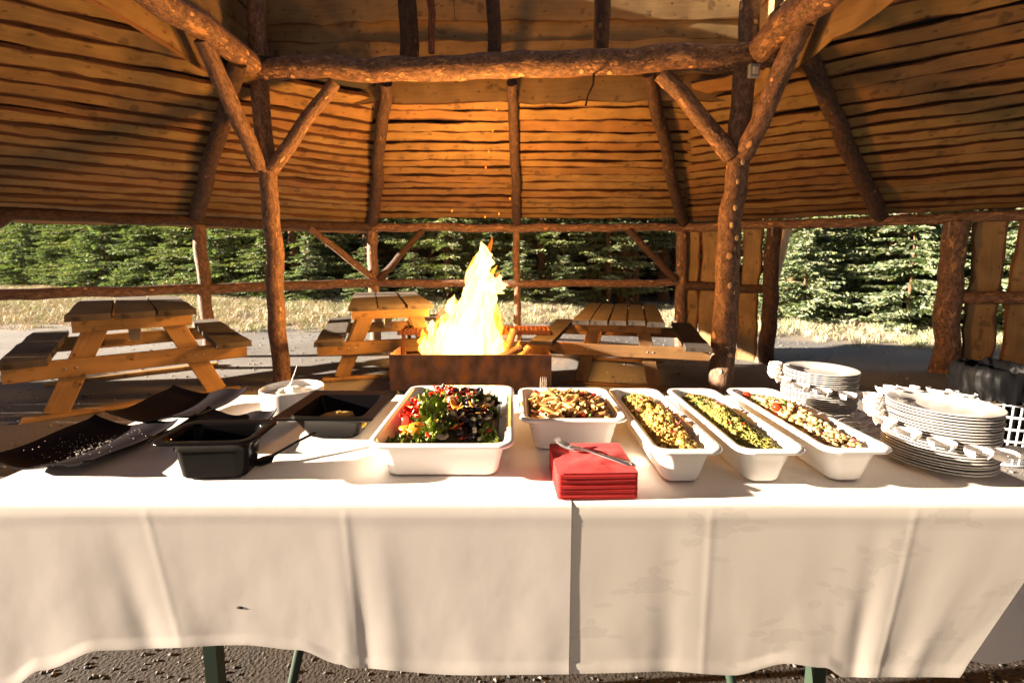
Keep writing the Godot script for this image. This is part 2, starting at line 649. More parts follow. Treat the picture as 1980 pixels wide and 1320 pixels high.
	m = mat("trunk_bark", lin(0.80, 0.70, 0.60), 0.9)
	m.albedo_texture = M.bark.albedo_texture
	m.heightmap_enabled = true
	m.heightmap_texture = M.bark.albedo_texture
	m.heightmap_scale = 1.5
	mat("bin_white", lin(0.40, 0.41, 0.43), 0.4)
	mat("bag_black", lin(0.003, 0.003, 0.0033), 0.4).metallic_specular = 0.12
	mat("green_steel", lin(0.025, 0.045, 0.03), 0.5, 0.2)
	mat("grey_box", lin(0.3, 0.3, 0.29), 0.5)
	mat("zinc", lin(0.5, 0.5, 0.52), 0.4, 1.0)

# ------------------------------------------------------------------ terrain
func ground_y(x: float, z: float) -> float:
	var dip := -0.22 * smoothstep(0.5, 3.5, x) * smoothstep(-4.8, -7.0, z)
	var far := 0.12 * smoothstep(-9.0, -13.0, z) * (0.5 + 0.5 * noise.get_noise_2d(x * 6, z * 6)) + 3.2 * smoothstep(-26.0, -56.0, z)
	return dip + far + 0.012 * noise.get_noise_2d(x * 40, z * 40)

func grass_share(x: float, z: float) -> float:   # the strip of dry grass between the gravel and the wood
	var edge := -8.9 + 0.8 * noise.get_noise_2d(x * 9, 40) - 1.2 * exp(-pow((x - 2.0) / 2.6, 2)) + 1.5 * smoothstep(4.0, 8.0, x)
	return smoothstep(edge + 0.5, edge - 0.5, z + 0.8 * noise.get_noise_2d(x * 60, z * 60))

func wood_share(x: float, z: float) -> float:
	var edge := -13.6 + 0.8 * noise.get_noise_2d(x * 9, 140) + 2.6 * smoothstep(5.0, 9.0, x) + minf(0.0, x + 6.0) * 0.55
	return smoothstep(edge + 1.0, edge - 1.0, z + 1.2 * noise.get_noise_2d(x * 50, z * 50 + 70))

func axis_steps(near: float, far: float, count: int, at: float) -> PackedFloat32Array:
	var out := PackedFloat32Array()
	for k in count + 1:
		var f := k / float(count) * 2.0 - 1.0
		out.append(at + near * f + (far - near) * f * absf(f) * f * f)
	return out

func build_ground() -> void:
	var b := MB.new()
	var xs := axis_steps(16, 130, 170, 0)
	var zs := axis_steps(16, 130, 170, -6)
	var rows := []
	var cols := []
	for z in zs:
		var r := PackedVector3Array()
		var cr := PackedColorArray()
		for x in xs:
			r.append(Vector3(x, ground_y(x, z), z))
			var g := grass_share(x, z)
			var w := wood_share(x, z)
			var nn := noise.get_noise_2d(x * 30 + 500, z * 30)
			var gravel := Color(0.30, 0.288, 0.275) * (1.0 + 0.35 * nn)
			var soil_shade := smoothstep(-3.0, -2.5, z + 1.1 * noise.get_noise_2d(x * 45, z * 45 + 300)) * smoothstep(3.4, 2.8, absf(x) + noise.get_noise_2d(x * 45 + 90, z * 45)) * smoothstep(1.4, 0.9, z)   # dark earth round the buffet, with the table shade painted into its colour
			gravel = gravel.lerp(Color(0.042, 0.032, 0.024) * (1.0 + 0.6 * nn), soil_shade)
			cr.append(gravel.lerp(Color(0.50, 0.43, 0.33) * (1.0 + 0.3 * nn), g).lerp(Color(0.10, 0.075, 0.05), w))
		rows.append(r)
		cols.append(cr)
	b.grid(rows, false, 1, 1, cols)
	solo("ground", b.mesh(), M.ground, "gravel floor, shade painted in round the buffet, running out to pale grass and forest floor", "", Vector3.ZERO, 0, "", "structure")
	# loose stones on the gravel
	var stone := blob(Vector3(1, 0.6, 0.8), 6, 4, 0.5)
	var pl := []
	var cl := []
	for k in 7200:
		var x: float
		var z: float
		var s: float
		if k < 4600:
			x = rr(-2.2, 2.2); z = rr(-1.6, -0.1); s = rr(0.002, 0.008)
		else:
			x = rr(-6.5, 6.5); z = rr(-9.5, -1.6); s = rr(0.005, 0.017)
		pl.append(Transform3D(spin(rr(-0.3, 0.3), rr(0, TAU), rr(-0.3, 0.3), s), Vector3(x, ground_y(x, z) + s * 0.3, z)))
		var q := rr(0.03, 0.13) if k < 4600 else rr(0.06, 0.3)
		cl.append(Color(q, q * rr(0.9, 0.98), q * rr(0.8, 0.95)))
	var o := crowd(self, "loose_gravel", stone, M.pebble, pl, cl)
	tag(o, "loose grey stones scattered over the gravel floor", "gravel")

# ------------------------------------------------------------------ pavilion
var pav: Node3D

func facet_point(p0: Vector2, u: Vector2, m: Vector2, t: float, d: float, e: float, slope: float, dy := 0.0) -> Vector3:
	var q := p0 + u * t + m * d
	return Vector3(q.x, e + slope * d + dy, q.y)

func log_part(called: String, pts: Array, r0: float, r1: float, m: Material, seg := 12, rough := 0.06, par: Node3D = null) -> MeshInstance3D:
	return part(par if par else pav, called, log_shape(pts, r0, r1, seg, rough).mesh(), m)

# the run of a board from ta to tb, less what would reach into the lantern
func split_run(ta: float, tb: float, dc: float, p0: Vector2, u: Vector2, m: Vector2, xlim: float) -> Array:
	if xlim <= 0 or dc < 2.3: return [Vector2(ta, tb)]
	var t1 := (-5.4 - p0.y - m.y * dc) / u.y
	var t2 := (xlim - absf(p0.x) + absf(m.x) * dc) / absf(u.x)
	if t1 >= t2: return [Vector2(ta, tb)]
	return [Vector2(ta, minf(tb, t1)), Vector2(maxf(ta, t2), tb)]

func roof_facet(p0: Vector2, u: Vector2, ln: float, d0: float, d1a: float, d1b: float, mid: float, wide := 1.0, xlim := 0.0, lean := 0.0, e := 1.93, slope := 0.5) -> void:
	var m := Vector2(-u.y, u.x)
	if m.dot(Vector2(0.2, -1.0) - p0) < 0: m = -m
	var ka := 0.325
	for half in 2:
		var d := d0
		var d1 := d1a if half == 0 else d1b
		var no := 0
		while d < d1:
			var w := rr(0.095, 0.155) * wide * (1.3 if d > 1.7 else 1.0)
			var dc := d + w * 0.5
			var ta := ka * dc - 0.03 if half == 0 else mid - lean * dc - 0.01
			var tb := mid - lean * dc - 0.025 if half == 0 else ln - ka * dc + 0.03
			if dc < 0:
				ta = -0.1 if half == 0 else mid - lean * dc - 0.01
				tb = mid - lean * dc - 0.025 if half == 0 else ln + 0.1
			var tint := Color(1, 1, 1)
			for sp in split_run(ta, tb, dc, p0, u, m, xlim):
				if sp.y - sp.x < 0.15: continue
				var a := facet_point(p0, u, m, sp.x, dc + rr(-0.012, 0.012), e, slope, rr(0, 0.018))
				var b := facet_point(p0, u, m, sp.y, dc + rr(-0.012, 0.012), e, slope, rr(0, 0.018))
				var q := rr(0.75, 1.3)
				var warm := rr(-0.07, 0.07)
				tint = Color(1.0 * q, (0.86 + warm) * q, (0.66 + warm) * q)
				part(pav, "roof_board", plank(a.distance_to(b), w * 1.118, 0.034, 20, 0.016, tint, 0.02), M.roof_board, along(a, b, Vector3(m.x, slope, m.y)))
			d += w + rr(0.012, 0.032)
			no += 1
		# felt above the boards of this half
		var cb := MB.new()
		var t_lo := func(q: float) -> float: return (minf(ka * q, ka * q + 0.0) - 0.02 if half == 0 else mid - lean * q - 0.03)
		var t_hi := func(q: float) -> float: return (mid - lean * q - 0.03 if half == 0 else ln - ka * q + 0.02)
		var dt := minf(d1, (mid - 0.05) / (ka + lean) if half == 0 else (ln - mid - 0.05) / (ka - lean))
		var q0 := d0 - 0.05
		while q0 < dt:
			var q1 := minf(q0 + 0.12, dt)
			for sp in split_run(t_lo.call(q0), t_hi.call(q0), q1, p0, u, m, xlim):
				if sp.y - sp.x < 0.05: continue
				var c0 := [facet_point(p0, u, m, sp.x, q0, e, slope, 0.085), facet_point(p0, u, m, sp.y, q0, e, slope, 0.085), facet_point(p0, u, m, sp.y, q1, e, slope, 0.085), facet_point(p0, u, m, sp.x, q1, e, slope, 0.085)]
				var c1 := c0.map(func(p): return p + Vector3(0, 0.03, 0))
				cb.quad(c0[0], c0[1], c0[2], c0[3])
				cb.quad(c1[3], c1[2], c1[1], c1[0])
				cb.quad(c0[0], c1[0], c1[3], c0[3])
				cb.quad(c0[1], c1[1], c1[2], c0[2])
			q0 = q1
		part(pav, "roof_felt", cb.mesh(), M.roofing_felt)

func build_pavilion() -> void:
	pav = thing("pavilion", "round open log pavilion with rough board roof and lantern above the fire", "pavilion")
	var A := Vector2(-2.2, -7.6)
	var B := Vector2(2.7, -7.6)
	var uB := Vector2(-0.819, 0.574)
	var uC := Vector2(0.809, 0.588)
	var A2 := A + uB * 4.9
	var B2 := B + uC * 4.9
	var uD := Vector2(-0.326, 0.946)
	var uE := Vector2(0.309, 0.951)
	var A3 := A2 + uD * 4.9
	var B3 := B2 + uE * 4.9
	# roof boards
	roof_facet(A, Vector2(1, 0), 4.9, 0.02, 2.12, 2.12, 2.28)
	roof_facet(A, uB, 4.9, -0.42, 3.3, 3.5, 2.32, 1.0, 2.68, 0.14)
	roof_facet(B, uC, 4.9, -0.1, 3.3, 3.5, 2.45, 1.0, 2.44, 0.267)
	roof_facet(A2, uD, 4.9, 2.2, 4.2, 4.2, 2.45, 1.5)
	roof_facet(B2, uE, 4.9, 0.0, 4.2, 4.2, 2.45, 1.5)
	# rafters: hips and middles
	var raf := func(p0: Vector2, dir: Vector2, len: float, r: float, d_in := -0.12) -> void:
		var a := p0 + dir * d_in
		var b := p0 + dir * len
		var h := func(q: float) -> float: return 1.93 + 0.5 * q - 0.085
		var inset := 0.951 if absf(dir.length() - 1.0) > 0.001 else 1.0
		log_part("rafter", [Vector3(a.x, h.call(d_in), a.y), Vector3(b.x, h.call(len), b.y)], r, r * 0.8, M.bark_dark, 10)
	var mA := Vector2(0, 1)
	var mB := Vector2(0.574, 0.819)
	var mC := Vector2(-0.588, 0.809)
	var mD := Vector2(0.946, 0.326)
	var mE := Vector2(-0.951, 0.309)
	raf.call(A, mA + Vector2(0.37, 0), 2.5, 0.085)
	raf.call(B, mA + Vector2(-0.52, 0), 2.6, 0.085)
	raf.call(A + Vector2(2.28, 0), mA + Vector2(-0.03, 0), 2.5, 0.07)
	raf.call(A + uB * 2.32, mB - uB * 0.14, 2.4, 0.09)
	raf.call(B + uC * 2.45, mC - uC * 0.267, 2.75, 0.09)
	raf.call(A2, mB - uB * 0.325, 3.6, 0.1, -0.3)
	raf.call(B2, mC - uC * 0.325, 3.6, 0.1, -0.3)
	raf.call(A2 + uD * 2.45, mD, 4.0, 0.085, 1.6)
	raf.call(B2 + uE * 2.45, mE, 4.0, 0.085)
	# eave beams
	var eave := func(p: Vector2, q: Vector2, m: Material, y := 1.8) -> void:
		var ext := (q - p).normalized() * 0.12
		log_part("eave_beam", [Vector3(p.x - ext.x, y, p.y - ext.y), Vector3((p.x + q.x) / 2, y - 0.015, (p.y + q.y) / 2), Vector3(q.x + ext.x, y, q.y + ext.y)], 0.07, 0.06, m, 12, 0.08)
	eave.call(A, B, M.bark_peeled)
	eave.call(A, A2, M.bark_dark, 1.806)
	eave.call(B, B2, M.bark_peeled, 1.79)
	eave.call(B2, B3, M.bark_dark)
	# outer posts
	var post := func(q: Vector2, r: float, m: Material, top := 1.74) -> void:
		var g := ground_y(q.x, q.y) - 0.06
		log_part("outer_post", [Vector3(q.x + 0.01, g, q.y), Vector3(q.x, top * 0.5, q.y), Vector3(q.x - 0.01, top, q.y)], r, r * 0.92, m, 12, 0.09)
	post.call(A, 0.085, M.bark_peeled)
	post.call(B, 0.09, M.bark_peeled)
	post.call(A + Vector2(2.28, 0), 0.06, M.bark_peeled)
	post.call(A + uB * 2.28, 0.08, M.bark)
	post.call(A2, 0.09, M.bark)
	post.call(B + uC * 1.28, 0.11, M.bark_dark)
	post.call(B + uC * 3.2, 0.13, M.bark_peeled)
	post.call(B2, 0.1, M.bark)
	post.call(A2 + uD * 4.9, 0.1, M.bark, 2.6)
	# rails
	var rail := func(p: Vector2, q: Vector2, y: float, r: float, m: Material) -> void:
		log_part("rail", [Vector3(p.x, y, p.y), Vector3((p.x + q.x) / 2, y - 0.015, (p.y + q.y) / 2), Vector3(q.x, y, q.y)], r, r * 0.9, m, 12, 0.07)
	rail.call(A, B + Vector2(0, 0.0), 0.92, 0.065, M.bark)
	rail.call(A + Vector2(-0.02, 0.03), A2, 0.925, 0.07, M.bark)
	rail.call(B + uC * 0.08, B + uC * 1.2, 0.88, 0.07, M.bark_dark)
	rail.call(B + uC * 3.3, B2, 0.86, 0.075, M.bark_peeled)
	# braces on the outer wall
	var brace := func(a: Vector3, b: Vector3, r: float, m: Material, called := "brace") -> void:
		log_part(called, [a, b], r, r * 0.9, m, 10)
	brace.call(Vector3(-2.22, 1.02, -7.56), Vector3(-2.95, 1.76, -7.06), 0.055, M.bark_peeled)
	brace.call(Vector3(-2.1, 1.0, -7.55), Vector3(-1.38, 1.76, -7.57), 0.055, M.bark_dark)
	brace.call(Vector3(2.58, 0.98, -7.55), Vector3(1.82, 1.76, -7.57), 0.06, M.bark_dark)
	brace.call(Vector3(A2.x + 0.1, 1.15, A2.y - 0.05), Vector3(A2.x + 0.72, 1.78, A2.y - 0.5), 0.075, M.bark_dark)
	# upright boards closing the wall beside the doorway
	for e in [[0.12, 0.27], [0.41, 0.29], [0.70, 0.28], [0.98, 0.28], [3.50, 0.3], [3.86, 0.3], [4.22, 0.28], [4.58, 0.28]]:
		var q: Vector2 = B + uC * e[0] + Vector2(0.588, -0.809) * 0.085
		var g := ground_y(q.x, q.y) + rr(0.0, 0.05)
		var s := rr(0.75, 1.0)
		var a := Vector3(q.x, g, q.y)
		var b := Vector3(q.x + rr(-0.02, 0.02), 1.84, q.y)
		part(pav, "wall_board", plank(a.distance_to(b), e[1], 0.028, 12, 0.03, Color(2.1 * s, 1.85 * s, 1.3 * s)), M.roof_board, along(a, b, Vector3(uC.x, 0, uC.y)))
	for k in 9:   # unseen boards added at the left to keep sun off the picnic table
		var q: Vector2 = A2 + uD * (0.15 + k * 0.27) - Vector2(0.946, 0.326) * 0.085
		var a := Vector3(q.x, 0.02, q.y)
		var b := Vector3(q.x, 2.1, q.y)
		part(pav, "wall_board", plank(2.08, 0.265, 0.028, 6, 0.008, Color(1.0, 0.9, 0.65)), M.roof_board, along(a, b, Vector3(uD.x, 0, uD.y)))
	# inner frame: two posts with forked braces, the ring beams on them
	var L := Vector3(-2.44, 0, -4.87)
	var R := Vector3(2.13, 0, -4.67)
	var lp := log_part("inner_post", [Vector3(L.x + 0.02, -0.05, L.z), Vector3(L.x + 0.03, 1.2, L.z), Vector3(L.x, 3.0, L.z), Vector3(L.x - 0.03, 5.12, L.z)], 0.085, 0.078, M.bark, 16, 0.05)
	lp.set_meta("label", "smooth brown inner post left of the fire")
	var rp := log_part("inner_post", [Vector3(R.x - 0.05, -0.05, R.z), Vector3(R.x - 0.02, 1.2, R.z), Vector3(R.x + 0.05, 3.0, R.z), Vector3(R.x + 0.07, 5.12, R.z)], 0.115, 0.08, M.bark, 16, 0.07)
	rp.set_meta("label", "thick knotty inner post right of the fire")
	# pale branch stubs on the right post
	var stub := blob(Vector3(0.020, 0.030, 0.007), 10, 6, 0.4)
	for e in [[0.35, 0.2], [0.72, -0.5], [0.98, 0.35], [1.05, -0.15], [1.5, 0.1], [1.62, -0.45], [1.78, -0.3], [2.02, -0.3], [2.2, 0.0], [0.2, -0.35]]:
		var an: float = e[1]
		var rad := lerpf(0.115, 0.092, e[0] / 4.5)
		var px := R.x - 0.05 + 0.03 * minf(1.0, e[0] / 1.2) + 0.07 * clampf((e[0] - 1.2) / 1.8, 0, 1)
		part(rp, "branch_stub", stub, M.split_wood, Transform3D(Basis(Vector3.UP, an).scaled(Vector3(1, 1, 1) * rr(0.7, 1.1)), Vector3(px + sin(an) * rad, e[0], R.z + cos(an) * rad)))
	brace.call(Vector3(L.x + 0.06, 2.18, L.z + 0.02), Vector3(-1.72, 3.0, -4.85), 0.07, M.bark, "fork_brace")
	brace.call(Vector3(L.x - 0.03, 2.2, L.z + 0.05), Vector3(-2.5, 3.06, -4.08), 0.075, M.bark, "fork_brace")
	brace.call(Vector3(R.x - 0.05, 2.26, R.z + 0.03), Vector3(1.42, 3.04, -4.72), 0.085, M.bark_peeled, "fork_brace")
	brace.call(Vector3(R.x + 0.03, 2.26, R.z + 0.06), Vector3(2.28, 3.12, -3.95), 0.09, M.bark, "fork_brace")
	log_part("ring_beam", [Vector3(-2.62, 3.1, -4.82), Vector3(-0.2, 3.09, -4.74), Vector3(2.42, 3.16, -4.62)], 0.1, 0.12, M.bark_peeled, 16, 0.08)
	log_part("ring_beam", [Vector3(-2.46, 3.13, -4.72), Vector3(-2.5, 3.12, -2.0), Vector3(-2.5, 3.12, 1.3)], 0.105, 0.11, M.bark_peeled, 16, 0.07)
	log_part("ring_beam", [Vector3(2.2, 3.17, -4.5), Vector3(2.22, 3.15, -2.0), Vector3(2.22, 3.15, 1.3)], 0.115, 0.115, M.bark_peeled, 16, 0.07)
	log_part("ring_beam", [Vector3(-2.7, 3.12, 1.35), Vector3(2.5, 3.12, 1.35)], 0.11, 0.11, M.bark, 14)
	log_part("inner_post", [Vector3(-2.5, -0.05, 1.35), Vector3(-2.5, 3.0, 1.35)], 0.1, 0.09, M.bark)
	log_part("inner_post", [Vector3(2.3, -0.05, 1.35), Vector3(2.3, 3.0, 1.35)], 0.1, 0.09, M.bark)
	# lantern walls of wide live-edged boards
	var wall := func(a: Vector2, b: Vector2, out: Vector2) -> void:
		var y := 2.98 if absf(out.x) > 0.5 else 3.0
		var lay := 0.0
		while y < 4.55:
			var w := rr(0.24, 0.32)
			var q := rr(0.75, 1.05)
			var s := rr(-0.02, 0.02)
			lay = 0.024 - lay
			var pa := Vector3(a.x + out.x * (0.01 + lay), y + w / 2 + s, a.y + out.y * (0.01 + lay))
			var pb := Vector3(b.x + out.x * (0.01 + lay), y + w / 2 - s, b.y + out.y * (0.01 + lay))
			part(pav, "lantern_board", plank(pa.distance_to(pb), w + 0.08, 0.022, 30, 0.026, Color(1.85 * q, 1.75 * q, 1.4 * q), 0.02), M.roof_board, along(pa, pb, Vector3.UP))
			y += w + rr(0.0, 0.006)
	wall.call(Vector2(-2.685, -5.36), Vector2(2.45, -5.26), Vector2(0, -1))
	wall.call(Vector2(-2.66, -5.5), Vector2(-2.66, 1.35), Vector2(-1, 0))
	wall.call(Vector2(2.42, -5.4), Vector2(2.38, 1.35), Vector2(1, 0))
	# roof boards over the open front side, behind the viewer
	for k in 6:
		var f0 := k / 9.0
		var a := Vector3(-6.2, lerpf(3.32, 2.35, f0), lerpf(1.7, 4.6, f0))
		part(pav, "roof_board", plank(12.4, 0.345, 0.03, 12, 0.01, Color(0.8, 0.7, 0.5)), M.roof_board, along(a, a + Vector3(12.4, 0, 0), Vector3(0, -0.32, 1)))
	for e in [[-0.99, 0.09], [-0.165, 0.068], [0.865, 0.078]]:
		log_part("lantern_stud", [Vector3(e[0] - 0.005, 3.19, -4.83), Vector3(e[0], 4.5, -4.85)], e[1], e[1] * 0.95, M.bark_dark, 12)
	# hip roof over the lantern
	var hb := MB.new()
	var c := [Vector3(-3.0, 5.1, -3.9), Vector3(2.8, 5.1, -3.9), Vector3(2.8, 5.1, 1.7), Vector3(-3.0, 5.1, 1.7)]
	var top := Vector3(-0.1, 6.3, -1.1)
	for k in 4:
		hb.quad(c[k], c[(k + 1) % 4], top, top)
		hb.quad(c[k] + Vector3(0, 0.1, 0), top + Vector3(0, 0.1, 0), top + Vector3(0, 0.1, 0), c[(k + 1) % 4] + Vector3(0, 0.1, 0))
		hb.quad(c[k], c[k] + Vector3(0, 0.1, 0), c[(k + 1) % 4] + Vector3(0, 0.1, 0), c[(k + 1) % 4])
	part(pav, "lantern_roof", hb.mesh(), M.roofing_felt)
	# a dead stick hanging in front of the lantern wall and twigs left on the ring beam
	var st := thing("hanging_branch", "thin reddish dead branch hanging upright before the lantern boards", "branch")
	part(st, "stem", log_shape([Vector3(-0.80, 4.3, -4.72), Vector3(-0.77, 3.75, -4.7), Vector3(-0.74, 3.55, -4.7), Vector3(-0.745, 3.2, -4.68)], 0.045, 0.028, 8, 0.12).mesh(), M.rope_bark)
	part(st, "twig", tube([Vector3(-0.75, 3.76, -4.7), Vector3(-0.62, 3.74, -4.66), Vector3(-0.53, 3.62, -4.64), Vector3(-0.52, 3.45, -4.63)], [0.007, 0.006, 0.004, 0.002], 5).mesh(), M.bark_dark)
	part(st, "twig", tube([Vector3(-0.74, 3.6, -4.69), Vector3(-0.66, 3.62, -4.66)], [0.006, 0.002], 5).mesh(), M.bark_dark)
	part(st, "twig", tube([Vector3(-0.74, 3.45, -4.69), Vector3(-0.68, 3.38, -4.66)], [0.006, 0.002], 5).mesh(), M.bark_dark)
	solo("dead_twig", tube([Vector3(0.76, 3.02, -4.66), Vector3(0.75, 2.9, -4.62), Vector3(0.70, 2.8, -4.6), Vector3(0.68, 2.7, -4.6)], [0.012, 0.010, 0.007, 0.011], 6).mesh(), M.bark_dark, "short dead twig dangling under the ring beam", "twig")
	# pole leaning outside the doorway
	solo("leaning_pole", log_shape([Vector3(3.72, -0.24, -6.95), Vector3(3.86, 0.9, -7.05), Vector3(4.25, 2.3, -7.3)], 0.075, 0.06, 10).mesh(), M.split_wood, "pale sunlit pole leaning outside the doorway post", "pole")
	# socket box on the right inner post
	var sb := thing("socket_box", "small grey electrical socket box on the right inner post", "socket", Vector3(2.19, 2.99, -4.55), 0.1)
	part(sb, "housing", boxy(Vector3(0.09, 0.12, 0.05), 0.006).mesh(), M.grey_box)
	part(sb, "cover", boxy(Vector3(0.045, 0.06, 0.012), 0.003, null, Vector3(0, 0.0, 0.03)).mesh(), M.clip_plastic)
	# zinc straps hanging from the eave beam at both door posts
	for e in [[1.26, 0.12, "short zinc strap at the head of the board-side door post"], [3.1, 0.17, "zinc chain hanging at the head of the right door post"]]:
		var q: Vector2 = B + uC * e[0] + Vector2(-0.588, 0.809) * 0.15
		var ch := thing("zinc_chain", e[2], "chain", Vector3(q.x, 1.73, q.y))
		var lk := tube([Vector3(-0.006, 0, 0), Vector3(-0.004, -0.012, 0), Vector3(0.004, -0.012, 0), Vector3(0.006, 0, 0), Vector3(0.004, 0.012, 0), Vector3(-0.004, 0.012, 0), Vector3(-0.006, 0, 0)], [0.003, 0.003, 0.003, 0.003, 0.003, 0.003, 0.003], 5).mesh()
		var y := 0.0
		while y < e[1]:
			part(ch, "link", lk, M.zinc, Transform3D(Basis(Vector3.UP, 0.0 if int(y * 50) % 2 == 0 else 1.4), Vector3(0, -y, 0)))
			y += 0.02

# ------------------------------------------------------------------ picnic tables
func picnic(label: String, at: Vector3, yaw: float, s: float, w: float, l: float, lx: float, bx: float, hb: float, n: int, m_top: Material, m_leg: Material, tn: Color) -> void:
	var t := thing("picnic_table", label, "picnic table", at, yaw, "picnic tables around the fire")
	var tints := func() -> Color: return tn * rr(0.8, 1.1)
	var bw := w / n
	for k in n:
		var x := (k + 0.5) * bw - w / 2
		var lz := l + rr(-0.03, 0.03)
		var tr := along(Vector3(x, 0.737, -lz / 2) * s, Vector3(x + rr(-0.004, 0.004), 0.737, lz / 2) * s, Vector3.LEFT)
		part(t, "tabletop_plank", plank(lz * s, (bw - rr(0.008, 0.02)) * s, 0.045 * s, 10, 0.004, tints.call(), 0.01), m_top, tr)
	for e in [-1, 1]:
		var z: float = e * (l / 2 - 0.30)
		part(t, "cleat", board(w * 0.94 * s, 0.1 * s, 0.045 * s, tints.call()), m_leg, along(Vector3(-w * 0.47, 0.664, z + e * 0.07) * s, Vector3(w * 0.47, 0.664, z + e * 0.07) * s, Vector3.UP))
		for q in [-1, 1]:
			part(t, "leg", board(sqrt((lx - w * 0.26) ** 2 + 0.69 ** 2) * s, 0.14 * s, 0.05 * s, tints.call()), m_leg, along(Vector3(q * lx, 0.03, z) * s, Vector3(q * w * 0.26, 0.71, z) * s, Vector3(q, 0, 0)))
		part(t, "bench_beam", board(2 * bx * s, 0.13 * s, 0.05 * s, tints.call()), m_leg, along(Vector3(-bx, hb + 0.065, z + e * 0.055) * s, Vector3(bx, hb + 0.065, z + e * 0.055) * s, Vector3.UP))
		part(t, "skid", board((2 * lx + 0.35) * s, 0.09 * s, 0.03 * s, tints.call()), m_leg, along(Vector3(-lx - 0.17, 0.016, z + e * 0.02) * s, Vector3(lx + 0.17, 0.016, z + e * 0.02) * s, Vector3(0, 0, -1)))
		for q in [-1, 1]:
			for dx in [-0.03, 0.03]:
				part(t, "bolt", blob(Vector3(0.008, 0.008, 0.004) * s, 8, 4), M.zinc, Transform3D(Basis.IDENTITY, Vector3(q * (lx * 0.62 + w * 0.1) + dx, hb + 0.065, z + e * 0.082) * s))
	for q in [-1, 1]:
		var bl := l + rr(-0.05, 0.05)
		var x: float = q * (bx - 0.125)
		part(t, "bench_plank", plank(bl * s, 0.25 * s, 0.045 * s, 10, 0.008, tints.call(), 0.01), m_top, along(Vector3(x, hb + 0.154, -bl / 2) * s, Vector3(x, hb + 0.154, bl / 2) * s, Vector3.LEFT))
	part(t, "centre_cleat", board(w * 0.9 * s, 0.1 * s, 0.045 * s, tints.call()), m_leg, along(Vector3(-w * 0.45, 0.664, 0) * s, Vector3(w * 0.45, 0.664, 0) * s, Vector3.UP))
	part(t, "strut", board(0.62 * s, 0.09 * s, 0.045 * s, tints.call()), m_leg, along(Vector3(0, 0.62, 0.05) * s, Vector3(0, hb + 0.09, -(l / 2 - 0.4)) * s, Vector3.LEFT))

func build_picnic() -> void:
	picnic("large picnic table with three wide grey top planks, left of the inner post", Vector3(-3.783, 0.0, -4.722), 0.685, 1.138, 0.769, 1.835, 0.503, 0.739, 0.297, 3, M.grey_wood, M.table_wood, Color(1, 1, 1))
	picnic("picnic table with three wide top planks just left of the flames", Vector3(-1.54, 0.0, -5.9), 0.289, 1.089, 0.794, 1.931, 0.496, 0.704, 0.263, 3, M.grey_wood, M.table_wood, Color(1, 1, 1))
	picnic("dark stained picnic table with five narrow top planks right of the fire pit", Vector3(1.232, 0.0, -5.385), -0.247, 0.937, 0.939, 1.934, 0.398, 0.92, 0.346, 5, M.grey_wood, M.table_wood, Color(0.5, 0.43, 0.38))

